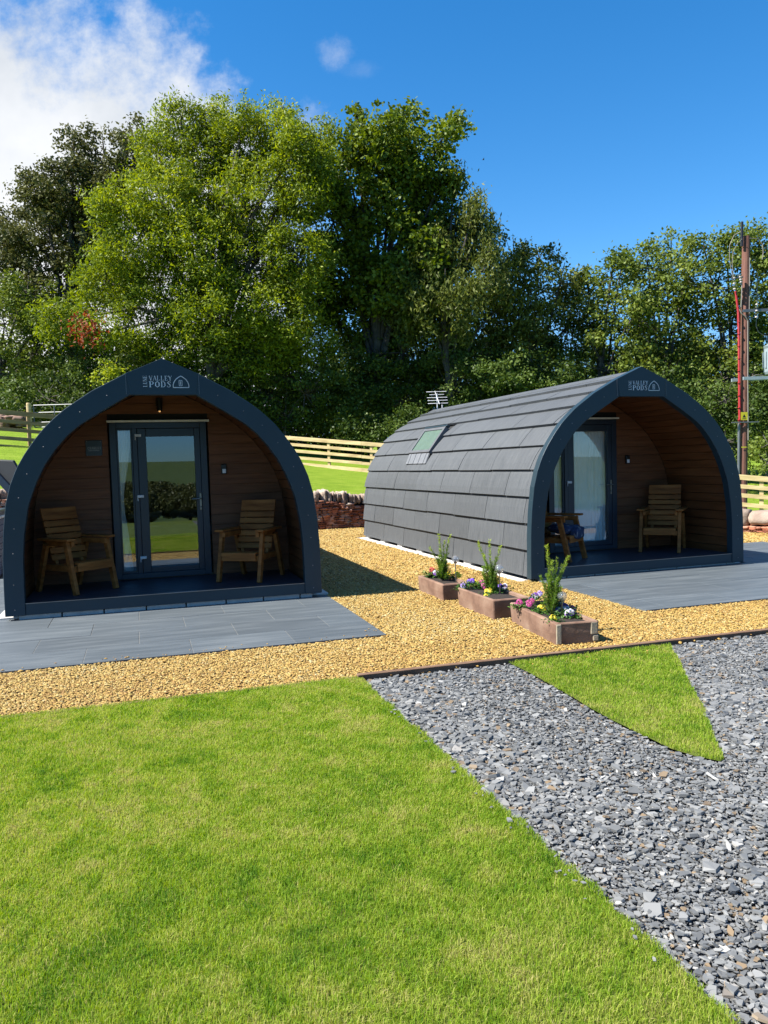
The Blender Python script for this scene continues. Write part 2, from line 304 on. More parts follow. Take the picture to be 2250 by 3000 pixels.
def word(mb, txt, x, z, w, hgt, y, rot=False, gap=.16):
    for ch in txt:
        for (a, b, c, d, sw) in GLY[ch][1]:
            _y[0] = (_y[0]+1) % 17; yy = y-_y[0]*.00004
            pa = (a*w, b*hgt); pb = (c*w, d*hgt)
            if rot: pa = (-pa[1], pa[0]); pb = (-pb[1], pb[0])
            stroke(mb, (x+pa[0], z+pa[1]), (x+pb[0], z+pb[1]), sw*w*(.95 if not rot else .9), yy-.0015, yy+.001)
        if rot: z += w*(1+gap)
        else: x += w*(1+gap)
def make_pod(loc, rz, closed_curtains, sign):
    R = empty('glamping_pod', loc, rz)
    rnd = random.Random(3)
    LEN = 7.2
    # --- shell between roof skin and room, open at the porch end
    def ring(name, Ho, Hi, y0, y1, m, **kw):
        A = full(Ho); B = full(Hi); n = len(A); b = MB()
        V = [(x, y0, z) for x, z in A]+[(x, y1, z) for x, z in A]+[(x, y0, z) for x, z in B]+[(x, y1, z) for x, z in B]; F = []
        for i in range(n-1):
            F += [(i, i+n, i+n+1, i+1), (2*n+i, 2*n+i+1, 3*n+i+1, 3*n+i), (i, i+1, 2*n+i+1, 2*n+i), (n+i, 3*n+i, 3*n+i+1, n+i+1)]
        F += [(0, 2*n, 3*n, n), (n-1, 2*n-1, 4*n-1, 3*n-1)]
        b.add(V, F); return b.build(name, m, R, **kw)
    lift = lambda H, z0: np.array([(x, max(z, z0)) for x, z in H])
    ring('shell', lift(half_offset(OUT, .075), .03), lift(half_offset(OUT, .110), .03), .10, LEN-.03, MT['shell'])
    ring('room_lining', lift(half_offset(OUT, .145), .05), lift(half_offset(OUT, .16), .05), 1.45, LEN-.1, MT['inner'])
    b = MB(); b.prism([(x, max(z, .03)) for x, z in full(half_offset(OUT, .07))], LEN-.028, LEN+.01); b.build('rear_wall', MT['tiles'], R)
    # --- roof courses of slate-like panels
    Ltot, P = sample_half(ROOF); NC = 10; ex = (Ltot-.02)/NC; b = MB(); PW = 1.13
    for side in (-1, 1):
        for c in range(NC):
            s0 = .02+c*ex; s1 = min(s0+ex+.05, Ltot)
            off = (c % 2)*PW*.5+.15; y = .085; cuts = [y]; q = y+off
            while q < LEN-.05: cuts.append(q); q += PW
            cuts.append(LEN)
            for a, e in zip(cuts[:-1], cuts[1:]):
                if e-a < .04: continue
                j = rnd.uniform(-.005, .005); l0 = .042+rnd.uniform(-.003, .003)
                ya, yb = a+.005, e-.005
                if side == -1 and c in (5, 6) and yb > 3.95 and ya < 4.95:      # opening for the rooflight
                    segs = [(ya, min(yb, 3.93))] if ya < 3.93 else []
                    if yb > 4.97: segs.append((max(ya, 4.97), yb))
                else: segs = [(ya, yb)]
                for ya, yb in segs:
                    V = []; F = []; NS = 4
                    for k in range(NS+1):
                        s = s0+j*(k == 0)+(s1-s0)*k/NS; x, z = P(s); x2, z2 = P(min(s+.01, Ltot)); x1, z1 = P(max(s-.01, 0)); tx, tz = x2-x1, z2-z1; d = math.hypot(tx, tz); nx, nz_ = tz/d, -tx/d
                        o = l0*(1-k/NS)+.004
                        for yy in (ya, yb): V.append((side*(x+nx*o), yy, z+nz_*o))
                    x, z = P(s0+j); x2, z2 = P(s0+.02); d = math.hypot(x2-x, z2-z); nx, nz_ = (z2-z)/d, -(x2-x)/d
                    for yy in (ya, yb): V.append((side*(x+nx*(l0-.034)), yy, z+nz_*(l0-.034)))
                    for k in range(NS): F.append((2*k, 2*k+1, 2*k+3, 2*k+2))
                    m_ = 2*(NS+1); F += [(0, m_, m_+1, 1)]
                    for e_ in (0, 1): F.append(tuple([m_+e_]+[2*k+e_ for k in range(NS+1)]))
                    b.add(V, F)
    for y0 in np.arange(.09, LEN, .45):                                             # ridge caps
        yb = min(y0+.447, LEN)
        for sd in (-1, 1):
            b.add([(0, y0, 2.722), (0, yb, 2.722), (sd*.14, yb, 2.662), (sd*.14, y0, 2.662), (sd*.14, y0, 2.645), (sd*.14, yb, 2.645)], [(0, 1, 2, 3), (3, 2, 5, 4)])
    b.build('roof', MT['tiles'], R)
    # --- fascia arch, in two curved limbs, with nameboard between
    Oa, _ = resample(OUT[:-1], 46); Ib, _ = resample(INN, 46)
    fas = None
    for sd in (-1, 1):
        b = MB(); V = []; F = []
        for k in range(46):
            V += [(sd*Oa[k][0], 0, Oa[k][1]), (sd*Oa[k][0], .11, Oa[k][1]), (sd*Ib[k][0], .11, Ib[k][1]), (sd*Ib[k][0], 0, Ib[k][1])]
        for k in range(45):
            for e in range(4): F.append((4*k+e, 4*k+(e+1) % 4, 4*k+4+(e+1) % 4, 4*k+4+e))
        F += [(0, 3, 2, 1), (180, 181, 182, 183)]
        b.add(V, F); o = b.build('fascia', MT['fascia'], R, bevel=.006)
        for k in range(11):
            q = .035+k*.098; i = int(q*45); x = sd*(Oa[i][0]+Ib[i][0])/2; z = (Oa[i][1]+Ib[i][1])/2
            sb = MB(); sb.ball((x, -.001, z), .0062, 8, 4, (1, .4, 1)); sb.build('screw', MT['alu'], o, smooth=True)
    b = MB(); b.prism([(-.39, 2.590), (0, 2.757), (.39, 2.590), (.352, 2.356), (-.352, 2.356)], -.005, .112); nb = b.build('nameboard', MT['fascia'], R, bevel=.002)
    b = MB(); y = -.0062
    word(b, 'VALLEY', -.145, 2.512, .0365, .052, y, gap=.13); word(b, 'PODS', -.148, 2.438, .052, .065, y, gap=.2)
    word(b, 'LUNE', -.168, 2.440, .029, .043, y, rot=True, gap=.12)
    arch = [(.105, .0), (.105, .03), (.115, .06), (.135, .09), (.165, .114), (.19, .128), (.215, .114), (.245, .09), (.265, .06), (.275, .03), (.275, 0)]
    arch = [(x+.005, z+2.435) for x, z in arch]
    for p_, q_ in zip(arch, arch[1:]+arch[:1]): _y[0] += 1; stroke(b, p_, q_, .0085, y-.0015-_y[0] % 7*.00005, y)
    dr = [(.175, 2.455), (.175, 2.515), (.207, 2.515), (.207, 2.455)]
    for p_, q_ in zip(dr, dr[1:]+dr[:1]): _y[0] += 1; stroke(b, p_, q_, .006, y-.0015-_y[0] % 7*.00005, y)
    stroke(b, (.191, 2.465), (.191, 2.505), .008, y-.0015, y)
    b.build('lettering', MT['letters'], nb)
    for sd in (-1, 1): b = MB(); b.prism([(sd*.3915-.0015, 2.36+.0), (sd*.3915+.0015, 2.36), (sd*.3915+.0015, 2.585), (sd*.3915-.0015, 2.585)], -.0052, .02); b.build('trim_joint', MT['alu'], R)
    # --- threshold, deck, blocks
    b = MB(); b.box(-1.526, 1.526, .012, .06, .001, .122); b.build('threshold_board', MT['fascia'], R, bevel=.003)
    b = MB(); b.box(-1.524, 1.524, .006, .045, .1225, .131); b.build('threshold_strip', MT['alu'], R)
    b = MB()
    for i in range(10): b.box(-1.56, 1.56, .063+i*.132, .063+i*.132+.128, .05, .128)
    b.build('deck', MT['deck'], R, bevel=.003)
    b = MB(); b.box(-1.56, 1.56, 1.40, LEN-.1, .04, .15); b.build('floor', MT['inner'], R)
    bx = -1.60
    while bx < 1.6:
        L_ = min(.43+rnd.uniform(-.01, .01), 1.62-bx); b = MB(); b.box(bx, bx+L_, .045, .145, -.052, -.002+rnd.uniform(-.002, 0)); b.build('plinth_block', MT['block'], R, bevel=.006); bx += L_+.014
    for k in range(7):
        for sd in (-1, 1):
            b = MB(); b.box(sd*1.63-.06, sd*1.63+.06, .9+k*1.0, 1.15+k*1.0, -.034, .032); b.build('plinth_block', MT['block'], R)
    b = MB(); b.box(-1.845, 1.845, .17, LEN+.1, -.12, -.034); b.build('base_slab', MT['slab'], R, bevel=.008)
    b = MB(); b.box(-1.5, 1.5, .2, LEN-.2, -.03, .03); b.build('underside', MT['shell'], R)
    # --- front wall boards around the door
    LN = half_offset(OUT, .135, 120); zz = LN[:, 1]; xx = LN[:, 0]
    hw = lambda z: float(np.interp(z, zz, xx))
    b = MB(); z = .13; Yw = 1.38
    dx0, dx1, dzt = -.655, .585, 2.168
    def boards(xa, xb, z0, z1):                                  # trapezium board with shadow gap at its foot
        pass
    while z < 2.62:
        z1 = min(z+.132, 2.62); g = z1-.009
        def quad(xl0, xr0, xl1, xr1):
            b.add([(xl0, Yw, z), (xr0, Yw, z), (xr1, Yw+.004, g), (xl1, Yw+.004, g), (xl1, Yw+.014, g+.001), (xr1, Yw+.014, g+.001), (xr1, Yw+.014, z1), (xl1, Yw+.014, z1), (xl1, Yw, z1), (xr1, Yw, z1)], [(0, 1, 2, 3), (3, 2, 5, 4), (4, 5, 6, 7), (7, 6, 9, 8)])
        w0, w1 = hw(z), hw(z1)
        if z < dzt:
            quad(-w0, dx0, -w1, dx0); quad(dx1, w0, dx1, w1)
        else: quad(-w0, w0, -w1, w1)
        z = z1
    b.build('front_wall', MT['wallboard'], R)
    b = MB(); P_ = full([(x, max(z_, .1)) for x, z_ in LN]); 
    # backing around the doorway
    b.prism([(-1.6, .05)]+[p for p in P_ if p[0] < dx0]+[(dx0, hw(dzt)*0+2.60 if False else 2.4), (dx0, .05)], Yw+.02, Yw+.06)
    b.prism([(dx1, .05), (dx1, 2.4)]+[p for p in P_ if p[0] > dx1]+[(1.6, .05)], Yw+.02, Yw+.06)
    b.prism([(dx0, dzt), (dx0, 2.38)]+[p for p in P_ if dx0 < p[0] < dx1]+[(dx1, 2.38), (dx1, dzt)], Yw+.02, Yw+.06)
    b.build('wall_backing', MT['shell'], R)
    # --- curved porch lining
    Lt, PL = sample_half(half_offset(OUT, .118, 200)); s = .09; b = MB()
    while s < Lt-.01:
        e = min(s+.128, Lt)
        for sd in (-1, 1):
            a0 = PL(s+.004); a1 = PL(e-.004); d = math.hypot(a1[0]-a0[0], a1[1]-a0[1]); nx, nz_ = -(a1[1]-a0[1])/d, (a1[0]-a0[0])/d
            q = [(sd*a0[0], a0[1]), (sd*a1[0], a1[1]), (sd*(a1[0]+nx*.016), a1[1]+nz_*.016), (sd*(a0[0]+nx*.016), a0[1]+nz_*.016)]
            b.prism(q if sd < 0 else q[::-1], .112, 1.378)
        s = e
    b.build('porch_lining', MT['lining'], R)
    # --- door set
    b = MB(); y0, y1 = 1.345, 1.44
    for q in ((-.636, -.556, .14, 2.130), (.478, .560, .14, 2.130), (-.556, .478, .14, .205), (-.556, .478, 2.058, 2.130), (-.363, -.305, .205, 2.058)): b.box(q[0], q[1], y0, y1, q[2], q[3])
    fr = b.build('door_frame', MT['frame'], R, bevel=.004)
    b = MB(); b.box(-.66, .60, 1.325, 1.375, 2.134, 2.160); b.build('lintel_strip', MT['lintel'], R, bevel=.002)
    b = MB()
    for q in ((-.555, -.535, .206, 2.057), (-.385, -.364, .206, 2.057), (-.535, -.385, .206, .24), (-.535, -.385, 2.035, 2.057)): b.box(q[0], q[1], 1.362, 1.425, q[2], q[3])
    sl_ = b.build('side_window', MT['frame'], R, bevel=.003)
    b = MB(); b.box(-.534, -.386, 1.388, 1.400, .241, 2.034); b.build('pane', MT['glass'], sl_)
    b = MB()
    for q in ((-.302, -.196, .207, 2.055), (.403, .476, .207, 2.055), (-.196, .403, .207, .278), (-.196, .403, 1.952, 2.055)): b.box(q[0], q[1], 1.352, 1.43, q[2], q[3])
    dr_ = b.build('door', MT['frame'], R, bevel=.006)
    b = MB(); b.box(-.195, .402, 1.388, 1.400, .279, 1.951); b.build('pane', MT['glass'], dr_)
    b = MB(); b.box(.442, .466, 1.342, 1.351, .99, 1.205); b.tube([(.454, 1.345, 1.137), (.454, 1.295, 1.137), (.44, 1.285, 1.137), (.34, 1.285, 1.135)], .0085, 8); b.ball((.454, 1.340, 1.03), .012, 8, 6); b.build('handle', MT['steel'], dr_, bevel=.002)
    for z in (1.95, 1.175, .39):
        b = MB(); b.box(-.332, -.252, 1.322, 1.350, z, z+.034); b.box(-.331, -.320, 1.324, 1.345, z-.042, z-.0005); b.build('hinge', MT['white'], dr_, bevel=.004)
    # --- key safe, wall lamp
    b = MB(); b.box(.735, .805, 1.345, 1.379, 1.445, 1.575); ks = b.build('key_safe', MT['black'], R, bevel=.01)
    b = MB(); b.box(.748, .792, 1.338, 1.3445, 1.458, 1.512); b.build('keypad', MT['white'], ks, bevel=.003)
    b = MB(); b.box(-.055, .03, 1.352, 1.379, 2.335, 2.43); b.tube([(-.012, 1.318, 2.275), (-.012, 1.318, 2.435)], .034, 14); wl = b.build('wall_lamp', MT['black'], R)
    b = MB(); b.ball((-.012, 1.318, 2.270), .013, 12, 8); b.build('bulb', MT['lamp'] if not closed_curtains else MT['white'], wl, smooth=True)
    if sign:
        b = MB(); b.box(-.922, -.728, 1.368, 1.3785, 1.722, 1.916); pq = b.build('house_sign', mat('slate_plaque', (.06, .085, .11), .35), R, bevel=.003)
        b = MB(); word(b, 'CHARLES', -.897, 1.800, .0185, .034, 1.3675, gap=.26)
        stroke(b, (-.89, 1.786), (-.76, 1.786), .004, 1.3655, 1.3675); b.build('lettering', MT['letters_dim'], pq)
        for sx in (-.908, -.742):
            for sz_ in (1.736, 1.902): q = MB(); q.ball((sx, 1.367, sz_), .007, 8, 4, (1, .5, 1)); q.build('screw', MT['alu'], pq, smooth=True)
    # --- rooflight on the left slope
    p0, p1 = Vector((-1.452, 0, 1.715)), Vector((-1.110, 0, 2.160)); d = (p1-p0).normalized(); nn = Vector((d.z*-1, 0, d.x))
    nn = Vector((-d.z, 0, d.x)); 
    def pt(u, y, o): q = p0+(p1-p0)*u+nn*o; return (q.x, y, q.z)
    def slab(b, u0, u1, ya, yb, o0, o1):
        V = [pt(u0, ya, o0), pt(u1, ya, o0), pt(u1, yb, o0), pt(u0, yb, o0), pt(u0, ya, o1), pt(u1, ya, o1), pt(u1, yb, o1), pt(u0, yb, o1)]
        b.add(V, [(0, 1, 2, 3), (7, 6, 5, 4), (0, 4, 5, 1), (1, 5, 6, 2), (2, 6, 7, 3), (3, 7, 4, 0)])
    b = MB(); slab(b, 0, 1, 3.95, 4.02, -.08, .048); slab(b, 0, 1, 4.88, 4.95, -.08, .048); slab(b, 0, .10, 4.02, 4.88, -.08, .045); slab(b, .90, 1, 4.02, 4.88, -.08, .045)
    rf = b.build('rooflight', mat('grey_rooflight_frame', (.22, .23, .25), .45), R, bevel=.004)
    b = MB(); slab(b, .10, .90, 4.021, 4.879, .036, .041); b.build('pane', MT['skyglass'], rf)
    b = MB(); slab(b, .10, .90, 4.025, 4.875, .024, .030); b.build('blind', mat('green_blind', [(.17, .26, .215), (.21, .31, .26)], .8), rf)
    b = MB(); slab(b, 1.005, 1.07, 3.92, 4.97, -.02, .050); b.build('top_cover', MT['fascia'], rf, bevel=.008)
    b = MB(); p0, p1 = Vector((-1.448, 0, 1.715)), Vector((-1.364, 0, 1.905)); nn = Vector((-(p1-p0).normalized().z, 0, (p1-p0).normalized().x))
    for k in range(8):
        slab(b, -1.0, -.03, 3.97+k*.122, 3.97+k*.122+.11, .010, .026+.004*(k % 2))
    slab(b, -1.0, -.03, 3.965, 4.95, .004, .012)
    b.build('lead_apron', mat('lead_apron', [(.28, .30, .33), (.38, .40, .43)], .5, scale=14), R, bevel=.003)
    # --- aerial
    if closed_curtains:
        A = Vector((0, 7.0, 2.70)); b = MB(); b.tube([A, A+Vector((0, 0, .36))], .012, 6); b.tube([A+Vector((.16, .1, 0)), A+Vector((.16, .1, .12))], .012, 6)
        b.build('aerial_mast', MT['white'], R)
        b = MB()
        for k in range(5):
            z = A.z+.14+k*.065; L_ = .22 if k != 3 else .16
            b.tube([A+Vector((-L_*.93, L_*.36+.02*k-.04, z-A.z)), A+Vector((L_*.93, -L_*.36+.02*k-.04, z-A.z))], .0065, 5)
        b.tube([A+Vector((0, -.12, .12)), A+Vector((0, .12, .42))], .009, 5); b.build('aerial_rods', MT['white'], R)
    return R
def pleats(x0, x1, z0, z1, y, amp, period, m, edge=None):
    nx = max(12, int((x1-x0)/period*8)); nz_ = 22; b = MB(); V = []; F = []
    for j in range(nz_+1):
        v = j/nz_; z = z0+(z1-z0)*v; a, e = (x0, x1) if edge is None else edge(z)
        for i in range(nx+1):
            u = i/nx; x = a+(e-a)*u; V.append((x, y+amp*math.sin(u*(x1-x0)/period*6.283+.6*math.sin(v*3))*(.55+.45*math.sin(u*9+1))+.006*math.sin(u*37+v*5), z))
    for j in range(nz_):
        for i in range(nx): k = j*(nx+1)+i; F.append((k, k+1, k+nx+2, k+nx+1))
    b.add(V, F); return b
pod1 = make_pod((0, 0, 0), 0, False, True)
tag(pod1, 'dark arched pod on the left with a square plaque beside its door', 'pod', 'arched glamping pods')
P2 = (6.2052, -.0372, -.027); A2 = rad(1.66)
pod2 = make_pod(P2, A2, True, False)
tag(pod2, 'dark arched pod on the right showing its long tiled side and rooflight', 'pod', 'arched glamping pods')
def inpod2(x, y, z=0): c, s_ = math.cos(A2), math.sin(A2); return Vector((P2[0]+x*c-y*s_, P2[1]+x*s_+y*c, P2[2]+z))
def e1(z):
    zs = [.22, .5, .8, 1.0, 1.18, 1.3, 1.6, 1.9, 2.1]; l = [-.53, -.54, -.55, -.555, -.56, -.56, -.56, -.56, -.56]; r = [-.415, -.44, -.47, -.495, -.50, -.485, -.43, -.385, -.35]
    return float(np.interp(z, zs, l)), float(np.interp(z, zs, r))
c = pleats(-.56, -.35, .22, 2.08, 1.50, .012, .035, None, e1).build('curtain', MT['curtain'], smooth=True); m_ = c.modifiers.new('s', 'SOLIDIFY'); m_.thickness = .003
tag(c, 'white curtain gathered aside behind the narrow side pane of the left pod', 'curtain', 'pod door curtains')
for (a, b_, lab) in ((-.60, -.31, 'pale curtain drawn behind the narrow side pane of the right pod'), (-.27, .47, 'pale full-length curtain drawn behind the glazed door of the right pod')):
    c = pleats(a, b_, .17, 2.10, 1.475, .018, .06, None).build('curtain', MT['curtain'], smooth=True); c.location = P2; c.rotation_euler = (0, 0, A2); m_ = c.modifiers.new('s', 'SOLIDIFY'); m_.thickness = .003
    tag(c, lab, 'curtain', 'pod door curtains')
# bed seen dimly through the left pod's door
R = empty('bed', (.15, 4.6, .15)); tag(R, 'bed with white linen seen dimly through the glass door of the left pod', 'bed')
b = MB(); b.box(-.75, .75, -1, 1, .0, .32); b.build('bed_base', MT['wood'], R, bevel=.01)
b = MB(); b.box(-.74, .74, -.98, .98, .321, .52); b.build('mattress', MT['linen'], R, bevel=.05)
for sx in (-.37, .37): b = MB(); b.rock((sx, .72, .58), (.6, .38, .16), random.Random(4), .05); b.build('pillow', MT['linen'], R, smooth=True)
# ================================================================== timber armchairs
def make_chair():
    R = empty('garden_armchair'); W = .27
    # side frames: legs, arm
    for sx in (-1, 1):
        x = sx*W
        b = MB(); b.bar((x, -.02, .0), (x, .125, .60), .045, .07, (0, 1, 0)); b.build('leg', MT['wood'], R, bevel=.005)
        b = MB(); b.bar((x, .70, .0), (x, .50, .56), .045, .07, (0, 1, 0)); b.build('leg', MT['wood'], R, bevel=.005)
        b = MB(); b.box(x-.055, x+.055, .02, .60, .612, .640); b.build('armrest', MT['wood'], R, bevel=.008)
        b = MB(); b.box(x-.02-sx*.046, x+.02-sx*.046, .02, .58, .255, .325); b.build('side_rail', MT['wood'], R, bevel=.004)
        b = MB(); b.box(x-.02-sx*.046, x+.02-sx*.046, .06, .60, .545, .605); b.build('side_rail', MT['wood'], R, bevel=.004)
    b = MB(); wv = .225
    for k in range(6):
        y = -.005+k*.082; z = .352-.045*k/5+(.008 if 0 < k < 3 else 0); b.box(-wv, wv, y, y+.070, z-.012, z+.012)
    b.box(-wv, wv, -.022, .002, .262, .360); b.build('seat', MT['wood'], R, bevel=.007)
    b = MB(); z = .37; y = .455; rndw = random.Random(1)
    for k, hh in enumerate((.068, .068, .07, .068, .068, .07, .145)):
        ty = .30; M = Matrix.Translation((0, y, z)) @ Matrix.Rotation(-.30, 4, 'X'); b.box(-.235, .235, -.012, .012, 0, hh, M); st = hh+.013; z += st*math.cos(.30); y += st*math.sin(.30)
    b.build('backrest', MT['wood'], R, bevel=.006)
    b = MB()
    for sx in (-.17, .17): b.bar((sx, .455, .30), (sx, .66, .93), .04, .03, (0, 1, 0))
    b.build('back_post', MT['wood'], R, bevel=.004)
    return R
chair = make_chair(); G = 'timber armchairs on the pod porches'
def put(o, a, b_, lab, pod=None):                 # a, b_: the two front feet on the deck
    a = Vector(a); b_ = Vector(b_); m = (a+b_)/2; d = b_-a; ang = math.atan2(d.y, d.x)
    off = Vector((-math.sin(ang), math.cos(ang)))*.03
    if pod: q = inpod2(m.x+off.x, m.y+off.y, .128); o.location = q; o.rotation_euler = (0, 0, ang+A2)
    else: o.location = (m.x+off.x, m.y+off.y, .128); o.rotation_euler = (0, 0, ang)
    tag(o, lab, 'armchair', G)
put(chair, (-1.018, .342), (-.624, .668), 'timber slatted armchair left of the door on the left pod porch')
c2 = copy_tree(chair); put(c2, (.576, .57), (1.017, .286), 'timber slatted armchair right of the door on the left pod porch')
c3 = copy_tree(chair); put(c3, (.573, .80), (.939, .42), 'empty timber slatted armchair against the right wall of the right pod porch', 1)
c4 = copy_tree(chair); put(c4, (-.943, .323), (-.487, .63), 'timber armchair with a blue blanket at the left of the right pod porch', 1)
# folded blanket on the last chair
b = MB(); b.rock((0, 0, 0), (.36, .34, .12), random.Random(9), .10, pw=.3); b.rock((.03, -.20, -.045), (.30, .10, .14), random.Random(5), .12); o = b.build('blanket', MT['blanket'], smooth=True)
p = inpod2(-.83, .66, .128+.44); o.location = p; o.rotation_euler = (.05, 0, A2+rad(33)); tag(o, 'dark blue patterned blanket folded on the seat of the left chair of the right pod', 'blanket')
# ================================================================== ground, paving, gravel, slate, lawns
# --- terrain behind the walls: heights through measured points (thin-plate spline)
q32 = at(85, 1252, 32); q44 = at(30, 1240, 42)
TP = [(-3, 10, 1.02), (4, 10, .84), (5.1, 10.1, .70), (9, 8.2, .42), (11.4, 3.8, .22), (17, 9.6, -.26), (15.5, 6.5, -.1), (8.2, 19.8, 1.21), (6.75, 21.3, 1.45), (-3.7, 18.3, 2.36), (q32.x, q32.y, q32.z), (-20, 12, 1.6), (-24, 35, 4.4), (3, 40, 3.4), (15, 35, 1.9), (30, 22, -.2), (42, 45, 1.5), (0, 80, 5), (60, 60, 2), (-60, 60, 6), (35, 2, -1.2), (24, -8, -1.0), (14, 0, .05)]
TP = np.array(TP, float); XY = TP[:, :2]
def tps_k(r): return np.where(r > 1e-9, r*r*np.log(np.maximum(r, 1e-9)), 0)
NTP = len(TP); n = NTP; Kk = tps_k(np.hypot(XY[:, None, 0]-XY[None, :, 0], XY[:, None, 1]-XY[None, :, 1])); Pm = np.c_[np.ones(n), XY]
A = np.zeros((n+3, n+3)); A[:n, :n] = Kk+np.eye(n)*.5; A[:n, n:] = Pm; A[n:, :n] = Pm.T; sol = np.linalg.solve(A, np.r_[TP[:, 2], 0, 0, 0])
def hz(x, y):
    x = np.atleast_1d(np.asarray(x, float)); y = np.atleast_1d(np.asarray(y, float)); r = np.hypot(x[:, None]-XY[None, :, 0], y[:, None]-XY[None, :, 1])
    return tps_k(r)@sol[:NTP]+sol[NTP]+sol[NTP+1]*x+sol[NTP+2]*y
WALL = [(-45, 11.5), (-20, 10.3), (-8, 10.15), (-3, 10.12), (1, 10.12), (4, 10.12), (5.3, 10.25), (6.6, 10.1), (8.2, 9.1), (9.7, 7.4), (10.8, 5.4), (11.75, 3.7), (12.6, 2.0), (13.6, -.5), (16, -6), (22, -18)]
WP, _s = resample(WALL, 150)
cen = np.array([4.0, 0.0]); g = []; NR = 46
rr = np.concatenate([[0, .15, .4], np.linspace(.8, 30, 30), np.array([34, 40, 48, 58, 70, 85, 105, 130, 160, 200, 260, 340, 450])])
V = []
for p in WP:
    d = p-cen; d = d/np.hypot(*d); d = np.array([d[0], max(d[1], -.35)]); d /= np.hypot(*d)
    for r in rr: V.append((p[0]+d[0]*r, p[1]+d[1]*r))
V = np.array(V); Z = hz(V[:, 0], V[:, 1]); far = np.clip((np.hypot(V[:, 0]-5, V[:, 1]-20)-45)/60, 0, 1); Z = Z*(1-far)+2.0*far; Z += (vnoise(V[:, 0], V[:, 1], .5, 2)-.5)*.06
nr = len(rr); F = []
for i in range(len(WP)-1):
    for j in range(nr-1): F.append((i*nr+j, i*nr+j+1, (i+1)*nr+j+1, (i+1)*nr+j))
MT['field'] = mat('mown_grass_bank', [(.26, .42, .03), (.36, .54, .045), (.48, .62, .08)], .9, spec=.08, scale=1.6, stretch=(1, 3, 1), bump=.7, bscale=45, bdist=.03, lo=.3, hi=.72)
MT['fieldfar'] = mat('field_grass', [(.04, .075, .03), (.09, .14, .035), (.15, .19, .05)], .9, spec=.08, scale=.12, bump=.5, bscale=14, bdist=.05)
np_mesh('raised_lawn', np.c_[V, Z], np.array(F)[:, ::-1].ravel(), [4]*len(F), MT['field'], smooth=True)['kind'] = 'structure'
# --- wide country ground, falling away in front and rising to a low hill on the horizon
xs = np.sign(np.linspace(-1, 1, 121))*np.abs(np.linspace(-1, 1, 121))**3*6000; ys = xs.copy()
gx, gy = np.meshgrid(xs, ys); gx = gx.ravel(); gy = gy.ravel(); d = np.hypot(gx-3, gy+2)
Z = -.16-np.clip((d-14)/75, 0, 1)*6.3*(gy < 0)-np.clip((d-12)/10, 0, 1)*1.6*(gy >= -3)
hill = np.exp(-((gx+500)/900)**2-((gy+2300)/420)**2)*34+np.exp(-((gx-900)/1200)**2-((gy+2500)/500)**2)*24+np.exp(-((gx+2200)/900)**2-((gy+2600)/500)**2)*28
Z += np.where(gy < -200, hill*(.9+.2*vnoise(gx, gy, .004)), 0)
n = 121; F = [(j*n+i, j*n+i+1, (j+1)*n+i+1, (j+1)*n+i) for j in range(n-1) for i in range(n-1)]
np_mesh('ground', np.c_[gx, gy, Z], np.array(F).ravel(), [4]*len(F), MT['fieldfar'], smooth=True)['kind'] = 'structure'
def sheet(name, poly, z, m, label=None):
    me = bpy.data.meshes.new(name); me.from_pydata([(x, y, z) for x, y in poly], [], [tuple(range(len(poly)))]); me.materials.append(m); o = bpy.data.objects.new(name, me); COL.objects.link(o)
    if me.polygons[0].normal.z < 0: me.flip_normals()
    o['kind'] = 'structure'; return o
YARD = [(-14, -3.56), (13.5, -3.56), (13.5, -.5), (12.55, 2.0), (11.7, 3.7), (10.75, 5.4), (9.7, 7.4), (8.2, 9.1), (6.6, 10.1), (5.3, 10.2), (-8, 10.2), (-14, 10.4)]
MT['gravbed'] = mat('golden_gravel_bed', [(.22, .11, .03), (.36, .20, .06), (.45, .28, .10)], .9, scale=60, bump=.8, bscale=70, bdist=.02)
sheet('gravel_bed', YARD, -.078, MT['gravbed'])
MT['slatebed'] = mat('slate_bed', [(.09, .092, .095), (.18, .18, .178)], .9, scale=60, bump=.8, bscale=70, bdist=.02)
sheet('slate_bed', [(1.1, -3.655), (13.5, -3.655), (13.5, -13), (1.1, -13)], -.075, MT['slatebed'])
MT['soil'] = mat('lawn_soil', [(.10, .15, .02), (.16, .23, .03), (.24, .26, .07)], .95, spec=.1, scale=9, bump=.6, bscale=90, bdist=.01)
LAWN = [(-14, -3.60), (1.175, -3.60), (1.188, -3.675), (1.183, -4.016), (1.176, -4.817), (1.19, -5.376), (1.187, -5.807), (1.203, -6.364), (1.207, -6.729), (1.215, -7.0), (1.208, -7.259), (1.2, -7.6), (1.2, -13), (-14, -13)]
TRI = [(2.375, -3.662), (3.845, -3.662), (3.583, -4.123), (3.236, -4.673), (3.025, -5.045), (2.866, -5.278), (2.682, -5.554), (2.511, -5.835), (2.47, -5.85), (2.401, -5.746), (2.354, -5.617), (2.345, -5.378), (2.332, -5.105), (2.338, -4.838), (2.36, -4.602), (2.371, -4.305), (2.38, -3.97)]
sheet('lawn_soil', LAWN, -.052, MT['soil']); sheet('lawn_soil', TRI, -.050, MT['soil'])
